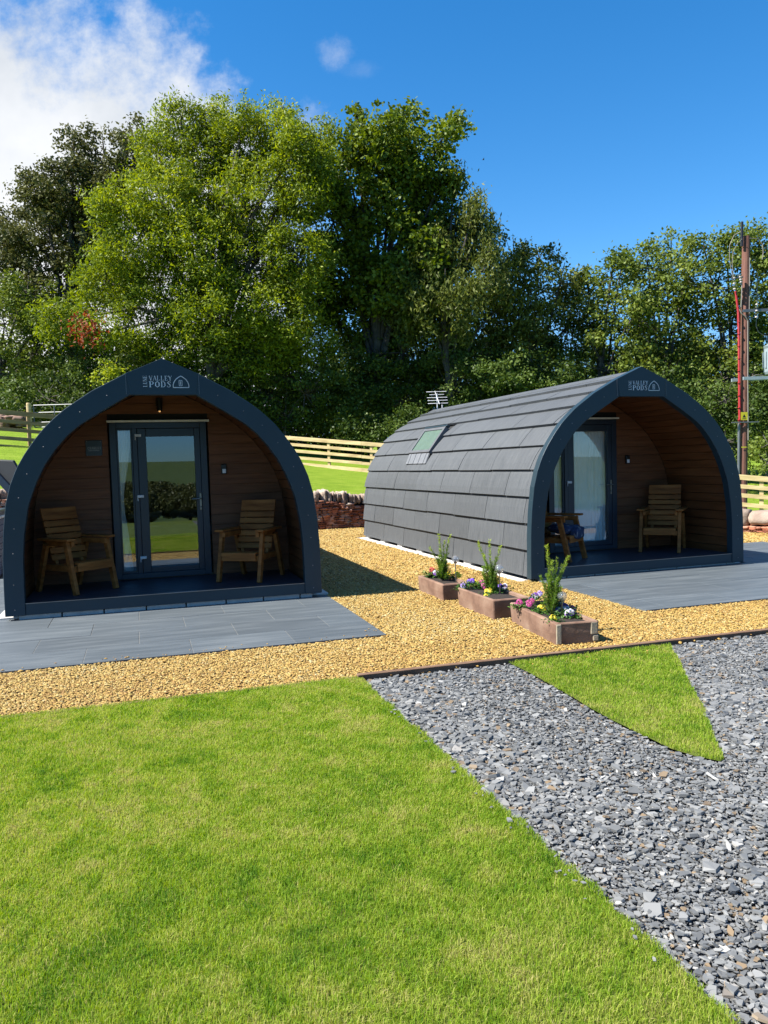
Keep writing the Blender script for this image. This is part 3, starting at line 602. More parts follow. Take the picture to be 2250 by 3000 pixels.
# --- paving
MT['slabs'] = None
m, t, o = nt('grey_porcelain_paving'); b = t.nodes.new('ShaderNodeBsdfPrincipled'); t.links.new(b.outputs[0], o.inputs[0]); b.inputs['Roughness'].default_value = .5
f1 = noise(t, 2.2, (.55, 4.5, 1), 6, .6); f2 = noise(t, 9, (.4, 6, 1), 4, .6, loc=(3, 7, 0)); ad = N(t, 'ShaderNodeMath', operation='MULTIPLY_ADD'); ad.inputs[1].default_value = .35; t.links.new(f2, ad.inputs[0]); t.links.new(f1, ad.inputs[2])
t.links.new(island(t, ramp(t, [(.42, (.050, .062, .071)), (.66, (.070, .083, .093)), (.90, (.105, .119, .128))], ad.outputs[0]), .90, 1.12), b.inputs['Base Color'])
bn = N(t, 'ShaderNodeBump', Strength=.12, Distance=.004); t.links.new(noise(t, 60), bn.inputs['Height']); t.links.new(bn.outputs[0], b.inputs['Normal']); MT['paving'] = m
MT['grout'] = mat('pale_grout', [(.20, .21, .21), (.32, .325, .31)], .9, scale=8)
def patio(x0, x1, y0, y1, xo, yo, label):
    b = MB(); r = 0; y = y0+yo; rnd = random.Random(5)
    rows = [(y0, y0+.578)]
    yy = y0
    while yy < y1-.02:
        ye = min(yy+.582, y1); xx = x0
        first = (xo + (.444 if r % 2 else 0)-x0) % .888
        cuts = [x0]; q = x0+first
        while q < x1-.03: 
            if q > x0+.05: cuts.append(q)
            q += .888
        cuts.append(x1)
        for a, e in zip(cuts[:-1], cuts[1:]):
            dz = rnd.uniform(-.0012, .0012); b.box(a+.003, e-.003, yy+.003, ye-.003, -.085, -.050+dz)
        yy = ye; r += 1
    o = b.build('patio', MT['paving'], bevel=.0015, seg=1); o['kind'] = 'structure'
    b = MB(); b.box(x0+.004, x1-.004, y0+.004, y1-.004, -.12, -.0535); g = b.build('patio_grout', MT['grout'], o); return o
patio(-7.0, 1.81, -2.30, .16, -.81, 0, '')
patio(-7.0, -1.80, .16, 7.2, -.81, 0, '')
patio(4.585, 12.4, -2.33, .06, 4.585+.3, 0, '')
patio(8.03, 10.25, .06, 2.12, 8.03+.4, 0, '')
# --- timber edging along the slate
MT['edging'] = mat('brown_timber_edging', [(.17, .085, .045), (.30, .165, .09), (.42, .26, .16)], .8, scale=4, stretch=(1, 8, 8), bump=.4, bscale=30, bstretch=(1, 10, 10))
x = 1.16; i = 0
for x1_ in (3.1, 5.5, 7.9, 10.4, 13.3):
    b = MB(); b.box(x+.002, x1_-.002, -3.652, -3.600, -.16, -.018); o = b.build('edging_board', MT['edging'], bevel=.004)
    tag(o, ['brown timber edging board starting at the corner of the big lawn', 'brown timber edging board behind the small triangular lawn', 'brown timber edging board right of the triangular lawn, beside the slate', 'brown timber edging board beside slate beyond the right edge', 'brown timber edging board beyond the right edge, farthest away'][i], 'edging', 'timber boards edging the gravel'); x = x1_; i += 1
b = MB(); b.box(-14, 1.155, -3.625, -3.595, -.16, -.040); tag(b.build('edging_strip', MT['edging'], bevel=.003), 'thin timber strip along the back edge of the big lawn', 'edging')
# --- loose stones
def jgrid(poly, cell, jit=.9, rng=RNG):
    P = np.array(poly); x0, y0 = P.min(0); x1, y1 = P.max(0); gx, gy = np.meshgrid(np.arange(x0, x1, cell), np.arange(y0, y1, cell)); gx = gx.ravel()+rng.uniform(-.5, .5, gx.size)*cell*jit; gy = gy.ravel()+rng.uniform(-.5, .5, gy.size)*cell*jit
    k = inpoly(gx, gy, poly); return gx[k], gy[k]
def stones(name, X, Y, Zc, size, m, tint, kind='peb', flat=.6):
    n = len(X)
    if kind == 'peb':                                 # squashed, jittered octahedra with a waist: 8 points
        base = np.array([(1, 0, 0), (.5, .85, .1), (-.5, .85, -.1), (-1, 0, 0), (-.5, -.85, .1), (.5, -.85, -.1), (.15, .1, .9), (-.1, -.1, -.8)]); 
        fl = [(0, 1, 6), (1, 2, 6), (2, 3, 6), (3, 4, 6), (4, 5, 6), (5, 0, 6)]
        loops1 = np.array(fl).ravel(); cnt1 = [3]*6; zs = flat
    else:                                             # chips: tapered irregular slabs
        a = np.array([0, .95, 2.3, 3.3, 4.9]); base = np.r_[np.c_[np.cos(a), np.sin(a), np.full(5, -1.)], np.c_[np.cos(a)*.95, np.sin(a)*.95, np.full(5, 1.)]]
        loops1 = np.array([5, 6, 7, 8, 9]+sum([[i, (i+1) % 5, (i+1) % 5+5, i+5] for i in range(5)], [])); cnt1 = [5]+[4]*5; zs = flat
    nb = len(base); B = np.repeat(base[None], n, 0)
    if kind == 'peb': B = B*(1+RNG.uniform(-.28, .28, B.shape))
    else:
        j = 1+RNG.uniform(-.5, .45, (n, 5, 1)); B[:, :5, :2] *= j; B[:, 5:, :2] *= j*(1+RNG.uniform(-.1, .06, (n, 5, 1))); B[:, 5:, 2] += RNG.uniform(-.35, .35, (n, 5))
    asp = RNG.uniform(.45 if kind == 'chip' else .6, 1.0, n); B[:, :, 1] *= asp[:, None]; B[:, :, 2] *= (zs*RNG.uniform(.6, 1.25, n))[:, None]
    B *= size[:, None, None]/2
    # tilt then spin
    tl = RNG.normal(0, .28 if kind == 'peb' else .24, n); ta = RNG.uniform(0, 6.283, n); sp = RNG.uniform(0, 6.283, n)
    c, s = np.cos(sp)[:, None], np.sin(sp)[:, None]; x = B[:, :, 0]*c-B[:, :, 1]*s; y = B[:, :, 0]*s+B[:, :, 1]*c; z = B[:, :, 2]
    ca, sa = np.cos(ta)[:, None], np.sin(ta)[:, None]; u = x*ca+y*sa; v = -x*sa+y*ca; ct, st = np.cos(tl)[:, None], np.sin(tl)[:, None]; u2 = u*ct-z*st; z2 = u*st+z*ct
    x = u2*ca-v*sa; y = u2*sa+v*ca
    Vv_ = np.stack([x+X[:, None], y+Y[:, None], z2+Zc[:, None]], -1)
    loops = (loops1[None]+np.arange(n)[:, None]*nb).ravel(); counts = np.tile(cnt1, n)
    return tag(np_mesh(name, Vv_, loops, counts, m, attr=np.repeat(tint, nb), smooth=False), kind='stuff')
def visible(X, Y): return in_view(np.c_[X, Y, np.full(len(X), -.05)], 1.12)
MT['pebble'] = mat('golden_pebbles', [(.36, .17, .03), (.58, .32, .06), (.72, .45, .09), (.80, .57, .16), (.86, .72, .38)], .75, attr=True)
gvx, gvy, gvs = [], [], []
for (poly, cell, sz) in (([(-4.3, -3.57), (8.5, -3.57), (8.5, -1.6), (-4.3, -1.6)], .0155, .021), ([(1.6, -1.6), (5.0, -1.6), (5.0, 1.0), (1.6, 1.0)], .0175, .023), ([(1.6, 1.0), (5.0, 1.0), (5.0, 10.1), (1.6, 10.1)], .027, .036), ([(8.2, 0), (12.6, 0), (12.6, 5.5), (8.2, 5.5)], .03, .04)):
    X, Y = jgrid(poly, cell); k = visible(X, Y); X, Y = X[k], Y[k]
    k = ~((X < 1.815) & (Y > -2.305) & (Y < .16)) & ~((X > 4.58) & (X < 12.4) & (Y > -2.335) & (Y < .06)) & ~((X < 1.80) & (Y > .1)) & ~((X > 4.365-.03*Y) & (X < 8.08) & (Y > .06) & (Y < 7.35)) & ~((X > 8.03) & (X < 10.25) & (Y > 0) & (Y < 2.12)) & inpoly(X, Y, YARD)
    gvx.append(X[k]); gvy.append(Y[k]); gvs.append(RNG.lognormal(0, .22, k.sum())*sz)
X = np.concatenate(gvx); Y = np.concatenate(gvy); sz = np.concatenate(gvs)
ti = np.clip(RNG.beta(2.6, 2.4, len(X))+(vnoise(X, Y, 1.3, 4)-.5)*.18, 0, 1)
tag(stones('golden_gravel', X, Y, -.068+sz*.12+RNG.uniform(-.006, .008, len(X)), sz, MT['pebble'], ti, 'peb', .62), 'golden gravel spread around and between the pods', 'gravel')
print('pebbles', len(X))
MT['chip'] = mat('slate_chips', [(.12, .124, .125), (.20, .206, .206), (.275, .282, .279), (.35, .356, .35), (.43, .433, .42), (.58, .578, .555), (.30, .22, .14), (.50, .36, .21), (.75, .73, .68)], .5, attr=True, spec=.5)
SL = [(1.15, -3.67), (9.5, -3.67), (9.5, -9), (1.15, -9)]
cx, cy, cs, cz = [], [], [], []
for cell, s0, lay in ((.0155, .0195, -.066), (.0205, .0235, -.060), (.045, .037, -.055)):
    X, Y = jgrid(SL, cell, 1.0); k = visible(X, Y) & ~inpoly(X, Y, TRI) & ~inpoly(X, Y, LAWN); X, Y = X[k], Y[k]
    if cell > .05: k = RNG.uniform(0, 1, len(X)) < (.55+.5*(vnoise(X, Y, 1.2, 9)-.5)); X, Y = X[k], Y[k]
    fine = np.clip((vnoise(X, Y, .9, 5)-.35)*2, 0, 1)
    cx.append(X); cy.append(Y); cs.append(RNG.lognormal(0, .33, len(X))*s0*(.8+.35*fine)); cz.append(np.full(len(X), lay))
X = np.concatenate(cx); Y = np.concatenate(cy); sz = np.clip(np.concatenate(cs), .008, .095); cz = np.concatenate(cz)
ti = np.clip(RNG.beta(2.3, 2.6, len(X))*.74, 0, .66); k = RNG.uniform(0, 1, len(X)); ti = np.where(k < .065, RNG.uniform(.70, .90, len(X)), ti); ti = np.where(k > .988, 1.0, ti)
tag(stones('slate_chippings', X, Y, cz+RNG.uniform(-.004, .008, len(X)), sz, MT['chip'], ti, 'chip', .17), 'blue-grey slate chippings covering the path and drive', 'slate chippings')
print('chips', len(X))
# --- grass
MT['grass'] = leafmat('lawn_grass_blades', [(.95, .84, .34), (.80, .94, .16), (.54, .79, .065), (.35, .63, .042), (.11, .32, .025)], .42, .6)
def blades(name, poly, dens, label, z0=-.05, hmax=.029, cat='lawn'):
    P = np.array(poly); x0, y0 = P.min(0); x1, y1 = P.max(0); x0 = max(x0, -5.4); y0 = max(y0, -8.6); nn = int((x1-x0)*(y1-y0)*dens)
    X = RNG.uniform(x0, x1, nn); Y = RNG.uniform(y0, y1, nn); jx = (vnoise(X, Y, 22, 31)-.5)*.035+(vnoise(X, Y, 6, 32)-.5)*.03; k = inpoly(X+jx, Y+jx*.7, poly) & (Y < -3.60) & in_view(np.c_[X, Y, np.full(nn, -.03)], 1.08)
    d = np.hypot(X-CAM[0], Y-CAM[1]); k &= RNG.uniform(0, 1, nn) < np.clip(1.25-(d-1.8)*.17, .5, 1)*np.where(in_view(np.c_[X, Y, np.full(nn, -.03)]+np.sign((np.c_[X, Y, np.full(nn, -.03)]-CAM)@RT)[:, None]*RT[None]*.6, 1.0), 1, .45); X, Y, d = X[k], Y[k], d[k]; n = len(X)
    lo = vnoise(X, Y, 1.1, 1)*.45+vnoise(X, Y, 2.9, 2)*.33+vnoise(X, Y, 8, 3)*.22
    H = hmax*RNG.uniform(.55, 1.05, n)*(.84+.26*lo); Wd = RNG.uniform(.0014, .0026, n)*(1+np.clip((d-2.5)*.22, 0, .9))
    a = RNG.uniform(0, 6.283, n); lean = np.abs(RNG.normal(0, .5, n))+.12; la = a+RNG.normal(0, .6, n)+1.0*(vnoise(X, Y, 3.1, 8)-.5)
    rx, ry = np.cos(a+1.57)*Wd/2, np.sin(a+1.57)*Wd/2; dx, dy = np.cos(la), np.sin(la)
    Z0 = np.full(n, z0); m1, m2 = .5, 1.0
    mx_, my_, mz = X+dx*lean*H*.28, Y+dy*lean*H*.28, Z0+H*.58; tx, ty, tz = X+dx*lean*H*.95, Y+dy*lean*H*.95, Z0+H*np.clip(1-lean*.25, .5, 1)
    V = np.stack([np.c_[X-rx, Y-ry, Z0], np.c_[X+rx, Y+ry, Z0], np.c_[mx_+rx*.8, my_+ry*.8, mz], np.c_[mx_-rx*.8, my_-ry*.8, mz], np.c_[tx, ty, tz]], 1)
    l1 = np.array([0, 1, 2, 3, 3, 2, 4]); loops = (l1[None]+np.arange(n)[:, None]*5).ravel()
    ed = np.ones(n); 
    tint = np.clip(.46+(vnoise(X, Y, .75, 11)-.5)*.16+(vnoise(X, Y, 2.3, 12)-.5)*.24+(vnoise(X, Y, 7, 17)-.5)*.40+(vnoise(X, Y, 19, 27)-.5)*.42+RNG.normal(0, .19, n), .02, 1)
    dry = RNG.uniform(0, 1, n) < (.03+.08*np.clip((vnoise(X, Y, 1.6, 21)-.6)*3, 0, 1)); tint = np.where(dry, RNG.uniform(0, .22, n), tint)
    print(name, n)
    return tag(np_mesh(name, V, loops, np.tile([4, 3], n), MT['grass'], attr=np.repeat(tint, 5)), label, cat, kind='stuff')
blades('lawn_grass', [(x, y) if y > -3.7 else (x+.012, y) for x, y in LAWN], 46000, 'mown green lawn filling the left foreground')
blades('lawn_grass', TRI, 26000, 'small triangular patch of lawn surrounded by slate')
def stray(name, kind, m, poly, nn, s0, z, label, cat):
    P = np.array(poly); X = RNG.uniform(P[:, 0].min(), P[:, 0].max(), nn*3); Y = RNG.uniform(P[:, 1].min(), P[:, 1].max(), nn*3); k = inpoly(X, Y, poly); X, Y = X[k][:nn], Y[k][:nn]; n_ = len(X)
    tag(stones(name, X, Y, np.full(n_, z), RNG.lognormal(0, .3, n_)*s0, m, RNG.uniform(.1, .6, n_), kind, .2 if kind == 'chip' else .6), label, cat)
stray('stray_slate', 'chip', MT['chip'], [(1.13, -3.9), (1.2, -3.9), (1.2, -7.5), (1.13, -7.5)], 36, .019, -.030, 'slate chips strayed onto the lawn edge', 'slate chippings')
stray('stray_gravel', 'peb', MT['pebble'], [(-3, -2.29), (1.8, -2.29), (1.8, -1.9), (1.6, -2.15), (-3, -2.2)], 60, .017, -.045, 'golden pebbles strayed onto the front of the left patio', 'gravel')
stray('stray_gravel', 'peb', MT['pebble'], [(1.3, -3.6), (5.5, -3.6), (5.5, -3.9), (1.3, -3.85)], 90, .018, -.040, 'golden pebbles spilled over the timber edging onto the slate', 'gravel')
# ================================================================== walls, fences, pole, hot tub, planters
MT['sandstone'] = mat('red_sandstone', [(.34, .12, .07), (.66, .22, .11), (.85, .40, .25), (.62, .52, .42)], .9, scale=3.4, bump=.5, bscale=25, lo=.32, hi=.68, isl=.55)
MT['boulder'] = mat('pale_boulder', [(.42, .30, .23), (.66, .50, .39), (.92, .76, .60)], .85, isl=.25, scale=3, bump=.5, bscale=18, bdist=.02)
MT['wallcore'] = mat('wall_core', (.025, .016, .012), .95)
def walk(P, s):
    d = np.r_[0, np.cumsum(np.hypot(*np.diff(np.array(P), axis=0).T))]; P = np.array(P); return np.interp(s, d, P[:, 0]), np.interp(s, d, P[:, 1]), d[-1]
def stone_wall(pts, tops, label, seed, cope=.24, cw=(.08, .17)):
    R = empty('stone_wall', (pts[0][0], pts[0][1], -.08)); tag(R, label, 'wall', 'dry stone walls behind the pods'); ox, oy, oz = pts[0][0], pts[0][1], -.08
    rnd = random.Random(seed); L_ = walk(pts, 0)[2]; b = MB(); c_ = MB(); cp = MB()
    ht = lambda s: float(np.interp(s/L_, np.linspace(0, 1, len(tops)), tops))
    s = 0
    while s < L_:
        e = min(s+.6, L_); x0, y0, _ = walk(pts, s); x1, y1, _ = walk(pts, e); hh = ht(s)-cope-.02+.08
        c_.bar((x0-ox, y0-oy+.05, hh/2), (x1-ox, y1-oy+.05, hh/2), .26, hh); s = e
    z = -.06
    while z < max(tops)-cope:
        h_ = rnd.uniform(.035, .085); s = rnd.uniform(0, .1)
        while s < L_:
            w_ = rnd.uniform(.08, .26); sm = s+w_/2; x, y, _ = walk(pts, min(sm, L_)); x2, y2, _ = walk(pts, min(sm+.05, L_)); a = math.atan2(y2-y, x2-x)
            if z+h_ < ht(sm)-cope+.03 and sm < L_: b.rock((x-ox+math.sin(a)*.10, y-oy-math.cos(a)*.10+.0, z+h_/2+.08), (w_*.96, .24, h_*.97), rnd, .15, a+rnd.uniform(-.06, .06), .28)
            s += w_
        z += h_
    s = .02
    while s < L_:
        w_ = rnd.uniform(*cw); x, y, _ = walk(pts, s+w_/2); x2, y2, _ = walk(pts, min(s+w_/2+.05, L_)); a = math.atan2(y2-y, x2-x); hh = cope*rnd.uniform(.85, 1.18)
        cp.rock((x-ox, y-oy, ht(s)-cope+hh/2+.08), (w_*rnd.uniform(.8, 1), .36, hh), rnd, .17, a+rnd.uniform(-.3, .3), .35); s += w_
    c_.build('wall_core', MT['wallcore'], R); b.build('stonework', MT['sandstone'], R, smooth=True); cp.build('coping_stones', MT['boulder'], R, smooth=True); return R
stone_wall([(-6.5, 10.0), (-3, 10.0), (1, 10.0)], [1.24, 1.2, 1.08], 'red dry stone wall behind the left pod with upright pale coping', 1)
stone_wall([(1.05, 10.0), (4, 10.0), (5.2, 10.1), (6.5, 10.0)], [1.06, .99, .80, .68], 'red dry stone wall with upright coping stones between the two pods', 2, cw=(.07, .15))
stone_wall([(6.6, 9.98), (8.15, 9.0), (9.6, 7.3), (10.7, 5.35), (11.0, 4.7)], [.66, .56, .48, .44], 'low stone wall curving behind the right pod', 3)
stone_wall([(11.05, 4.6), (11.6, 3.6), (12.45, 2.0), (13.4, -.4)], [.42, .42, .4, .4], 'low wall of big pale boulders on red stone at the right edge', 4, cope=.33, cw=(.32, .6))
# --- post and rail fences
MT['rail'] = mat('new_fence_timber', [(.85, .60, .28), (1.15, .86, .42), (1.4, 1.1, .58)], .75, scale=1.6, stretch=(1, 1, 6), bump=.2, bscale=20, isl=.12)
MT['rail_shaded'] = mat('shaded_fence_timber', [(.42, .25, .11), (.62, .40, .20), (.74, .52, .28)], .8, scale=1.6, stretch=(1, 1, 6), bump=.2, bscale=20)  # left fence faces away from the sun; that shade is put into this browner colour
def fence(A_, B_, zA, zB, Hh, npost, ph, label, m, back=False, spac=1.8):
    A_ = Vector(A_); B_ = Vector(B_); L_ = (B_-A_).length; d = (B_-A_)/L_; nrm = Vector((d.y, -d.x)) * (-1 if back else 1)     # towards the yard
    R = empty('post_and_rail_fence', (A_.x, A_.y, zA)); tag(R, label, 'fence', 'post and rail fences on the grass bank')
    def G_(s, up): return ((d.x*s), (d.y*s), (zB-zA)*s/L_+up)
    s = ph; rnd = random.Random(int(L_*10))
    while s < L_:
        b = MB(); x, y, z = G_(s, 0); ox, oy = -nrm.x*.06, -nrm.y*.06
        M = Matrix.Translation((x+ox, y+oy, z)) @ Matrix.Rotation(math.atan2(d.y, d.x), 4, 'Z'); b.box(-.055, .055, -.04, .04, -.35, Hh-.02, M); b.build('post', m, R, bevel=.008); s += spac
    fr = [(1.0, .15), (.755, .115), (.53, .115), (.29, .115), (.05, .15)]
    for q, hh in fr:
        s = 0
        b = MB()
        while s < L_-.01:
            e = min(s+3.6, L_); a = G_(s+.002, Hh*q-.05+rnd.uniform(-.008, .008)); c = G_(e-.002, Hh*q-.05+rnd.uniform(-.008, .008)); b.bar(a, c, .038, hh); s = e
        b.build('rail', m, R, bevel=.005)
    return R
pA = at(950, 1366, 31.2); pB = at(1082, 1378, 30.5); dM = (pB-pA); dM2 = Vector((dM.x, dM.y)); Lm = dM2.length; sl = (pB.z-pA.z)/Lm; dM2.normalize()
A_ = Vector((pA.x, pA.y))-dM2*9.16; B_ = Vector((pA.x, pA.y))+dM2*9.0
fence(A_, B_, pA.z-sl*9.16-.02, pA.z+sl*9.0-.02, 1.10, 0, 1.8*5-9.0+.16+.0, 'pale timber post and rail fence on the bank between the pods', MT['rail'], spac=1.84)
pA = at(-60, 1305, 24.6); pB = at(262, 1326, 26.8)
fence((pA.x, pA.y), (pB.x, pB.y), pA.z, pB.z, 1.17, 0, 1.52, 'browner post and rail fence on the bank left of the left pod', MT['rail_shaded'])
pA = at(2060, 1494, 22.6); pB = at(2420, 1530, 21.4)
fence((pA.x, pA.y), (pB.x, pB.y), pA.z, pB.z, 1.10, 0, 1.53, 'pale timber post and rail fence beside the wooden pole at the right edge', MT['rail'])
# --- gate and post, stones on the upper left bank
g0 = at(88, 1258, 32); R = empty('gate_post', g0); tag(R, 'pale round gate post beside the metal field gate, upper left', 'post')
b = MB(); b.tube([(0, 0, -.4), (0, 0, 1.05), (0, 0, 1.08)], [.10, .095, .08], 12); b.build('post_shaft', MT['rail'], R, smooth=False)
b = MB(); b.tube([(.10, -.02, .25), (.16, -.02, .25)], .02, 6); b.tube([(.10, -.02, .85), (.16, -.02, .85)], .02, 6); b.build('gate_hanger', MT['steel'], R)
MT['galv'] = mat('galvanised_steel', (.42, .43, .44), .45, metal=.7)
R = empty('field_gate', (g0.x+.18, g0.y, g0.z)); tag(R, 'galvanised metal field gate behind the left fence', 'gate'); dg = Vector((RT[0], RT[1], 0)).normalized()
b = MB(); W_ = 3.3
for z in (.08, .28, .48, .68, .98): b.tube([(0, 0, z), tuple(dg*W_+Vector((0, 0, z)))], .022, 6)
for s_ in (0, .85, 1.65, 2.5, 3.3): b.tube([tuple(dg*s_+Vector((0, 0, .08))), tuple(dg*s_+Vector((0, 0, .98)))], .026, 6)
b.build('gate_frame', MT['galv'], R)
rnd = random.Random(12); b = MB()
for i in range(26):
    q = at(rnd.uniform(-20, 66), rnd.uniform(1222, 1246), rnd.uniform(30.2, 31.5)); b.rock(q, (rnd.uniform(.2, .5), rnd.uniform(.2, .4), rnd.uniform(.14, .34)), rnd, .15, rnd.uniform(0, 3))
tag(b.build('stone_heap', mat('pink_rubble', [(.24, .13, .09), (.42, .25, .18), (.60, .42, .32)], .9, scale=3, isl=.3), smooth=True), 'heap of pinkish loose stones on the bank behind the left fence', 'stones', kind='stuff')
# --- utility pole with transformer
D_ = 24.6; base = at(2174, 1512, D_); top = at(2186, 690, D_); top.x = base.x+(top.x-base.x)*1; 
MT['pole'] = mat('creosoted_pole', [(.20, .068, .045), (.34, .135, .09), (.42, .20, .14)], .8, scale=3, stretch=(4, 4, .5), bump=.5, bscale=30, bstretch=(5, 5, .6))
MT['red'] = mat('red_cable_guard', (.75, .03, .04), .5); MT['yellow'] = mat('yellow_plate', (1.3, 1.05, .04), .5); MT['cable'] = mat('pale_cable', (.42, .38, .33), .6); MT['porc'] = mat('grey_insulator', (.55, .52, .5), .3)
MT['tank'] = mat('grey_blue_tank', (.55, .68, .74), .4)
R = empty('utility_pole', base); tag(R, 'tall brown wooden electricity pole with red cable guard at the right edge', 'pole')
L = lambda px, py, dd=0: at(px, py, D_+dd)-base
b = MB(); b.tube([L(2174, 1560), L(2176, 1300), L(2182, 1000), L(2186, 693)], [.150, .142, .13, .118], 16); b.build('pole_shaft', MT['pole'], R, smooth=False)
b = MB(); b.tube([L(2163, 1500, -.1), L(2165, 1240, -.12)], .042, 8); b.build('cable_sleeve', MT['galv'], R)
b = MB(); b.tube([L(2167, 1245, -.12), L(2166, 1130, -.12), L(2165, 1000, -.12), L(2163, 915, -.12)], .038, 8); b.tube([L(2163, 915, -.12), L(2155, 853, -.12)], .034, 8)
for k in range(9): q = L(2165.5, 1230-k*36, -.14); b.tube([q+Vector((0, 0, -.012)), q+Vector((0, 0, .012))], .047, 8)
b.build('cable_guard', MT['red'], R)
b = MB()
def cab(pts, r=.016): b.tube([L(*p) for p in pts], r, 6)
cab([(2196, 755, -.1), (2196, 820, -.12), (2195, 900, -.12), (2196, 925, -.14), (2192, 932, -.16)]); cab([(2166, 905, -.15), (2172, 918, -.16), (2184, 928, -.17), (2191, 940, -.16), (2191, 1110, -.16), (2192, 1290, -.16)], .018)
cab([(2174, 700, -.2), (2160, 715), (2148, 735), (2145, 770), (2149, 808), (2152, 815)], .010); cab([(2174, 676, -.1), (2150, 690), (2138, 718), (2137, 760), (2143, 795), (2147, 815)], .010)
cab([(2196, 698, -.1), (2222, 700), (2234, 716), (2236, 740), (2233, 760)], .013); cab([(2219, 800), (2218, 840), (2218, 885)], .013); cab([(2216, 925), (2215, 955), (2221, 972), (2236, 982), (2262, 986)], .013)
cab([(2174, 820, -.2), (2173, 860, -.2), (2171, 900, -.2)], .018); cab([(2201, 1104, -.3), (2216, 1098, -.3), (2236, 1100, -.3)], .012)
b.build('cable', MT['cable'], R)
b = MB(); b.tube([L(2174, 650, -.12), L(2173, 722, -.12)], .042, 8); b.build('top_bracket', MT['black'], R)
for a_, b__, h__ in (((2176, 911, -.2), (2330, 905, -.2), .09), ((2144, 815, -.22), (2176, 812, -.2), .05), ((2143, 1238, -.2), (2223, 1236, -.2), .035)):
    b = MB(); b.bar(L(*a_), L(*b__), .05, h__); b.build('crossarm', MT['galv'], R, bevel=.004)
for (x0, y0, x1_, y1_) in ((2218, 882, 2216, 928), (2150, 806, 2152, 846), (2168, 807, 2171, 826)):
    b = MB()
    for k in range(6):
        u = k/5; q = L(x0+(x1_-x0)*u, y0+(y1_-y0)*u, -.22); b.tube([q+Vector((0, 0, -.02)), q+Vector((0, 0, .02))], [.055, .032] if k % 2 else [.035, .06], 8)
    b.build('insulator', MT['porc'], R, smooth=False)
b = MB(); M0 = L(2177, 1109, -.28); b.bar(M0, L(2340, 1104, -.28), .06, .10); b.bar(M0+Vector((0, .5, 0)), L(2340, 1104, .22), .06, .10); b.build('platform', MT['tank'], R, bevel=.004)
b = MB(); c0 = L(2277, 1096, 0); b.tube([c0, c0+Vector((0, 0, .08)), c0+Vector((0, 0, .80)), c0+Vector((0, 0, .88)), c0+Vector((0, 0, .94))], [.36, .39, .39, .42, .30], 24); tk = b.build('transformer_tank', MT['tank'], R, smooth=False)
b = MB()
for a in (2.6, 3.0, 3.5, 4.0): b.box(c0.x+math.cos(a)*.39-.03, c0.x+math.cos(a)*.39+.03, c0.y+math.sin(a)*.39-.03, c0.y+math.sin(a)*.39+.03, c0.z+.2, c0.z+.7)
b.build('cooling_fin', MT['tank'], tk)
b = MB(); q = L(2182, 1220, -.17); rr_ = Vector((RT[0], RT[1], 0)).normalized(); yy_ = Vector((0, 0, 1)).cross(rr_)
def plate(cx_, cy_, w_, h_, m, nm, dd=-.17):
    b = MB(); q = L(cx_, cy_, dd); M = Matrix(((rr_.x, yy_.x, 0, q.x), (rr_.y, yy_.y, 0, q.y), (0, 0, 1, q.z), (0, 0, 0, 1))); b.box(-w_/2, w_/2, -.004, .004, -h_/2, h_/2, M); return b.build(nm, m, R)
yp = plate(2180.5, 1219, .21, .25, MT['yellow'], 'warning_plate'); q = L(2180.5, 1219, -.176)
b = MB(); M = Matrix(((rr_.x, yy_.x, 0, q.x), (rr_.y, yy_.y, 0, q.y), (0, 0, 1, q.z), (0, 0, 0, 1)))
b.add([M @ Vector(v) for v in ((-.055, 0, -.04), (.055, 0, -.04), (0, 0, .06))], [(0, 1, 2)]); b.add([M @ Vector(v) for v in ((-.06, 0, -.09), (.06, 0, -.09), (.06, 0, -.07), (-.06, 0, -.07))], [(0, 1, 2, 3)]); b.build('warning_mark', MT['black'], yp)
plate(2179.5, 1310, .16, .035, MT['yellow'], 'marker_band')
# --- hot tub with its folded cover
MT['tub'] = mat('blue_grey_cladding', [(.14, .19, .34), (.18, .24, .42)], .5, scale=3, stretch=(1, 1, 12))
R = empty('hot_tub', (-3.45, 4.95, -.05)); tag(R, 'blue-grey clad hot tub at the left edge beside the left pod', 'hot tub')
b = MB()
for k in range(9): b.box(-1.08, 1.08, -1.08, 1.08, .06+k*.092, .06+k*.092+.086)
b.box(-1.06, 1.06, -1.06, 1.06, .02, .9); b.build('cladding', MT['tub'], R, bevel=.004)
b = MB(); b.box(-1.12, 1.12, -1.12, 1.12, .90, .945); b.build('rim', MT['white'], R, bevel=.02)
b = MB(); b.box(-1.10, 1.10, -1.10, .02, .947, 1.03); b.build('cover_half', MT['frame'], R, bevel=.02)
MT['vinyl'] = mat('grey_vinyl', (.06, .062, .06), .55, bump=.15, bscale=60)
b = MB(); q0 = at(-60, 1352, 15.2)-R.location; q1 = at(37, 1350, 15.2)-R.location
P4 = [at(-50, 1346, 15.3), at(38, 1350, 15.3), at(74, 1412, 15.3), at(36, 1440, 15.3)]
M = Matrix.Translation((.62, .35, .96)) @ Matrix.Rotation(rad(-28), 4, 'Y') @ Matrix.Rotation(rad(12), 4, 'X')
P4 = [p-R.location for p in P4]; nv = Vector((.25, .9, .15)).normalized()*.09
b.add([P4[3], P4[2], P4[1], P4[0]]+[p+nv for p in (P4[3], P4[2], P4[1], P4[0])], [(0, 1, 2, 3), (7, 6, 5, 4), (0, 4, 5, 1), (1, 5, 6, 2), (2, 6, 7, 3), (3, 7, 4, 0)])
b.build('raised_cover', MT['vinyl'], R, bevel=.01)
b = MB(); b.bar(P4[0]-nv*.2, P4[3]-nv*.2, .10, .14); b.build('cover_edge', MT['frame'], R, bevel=.01)
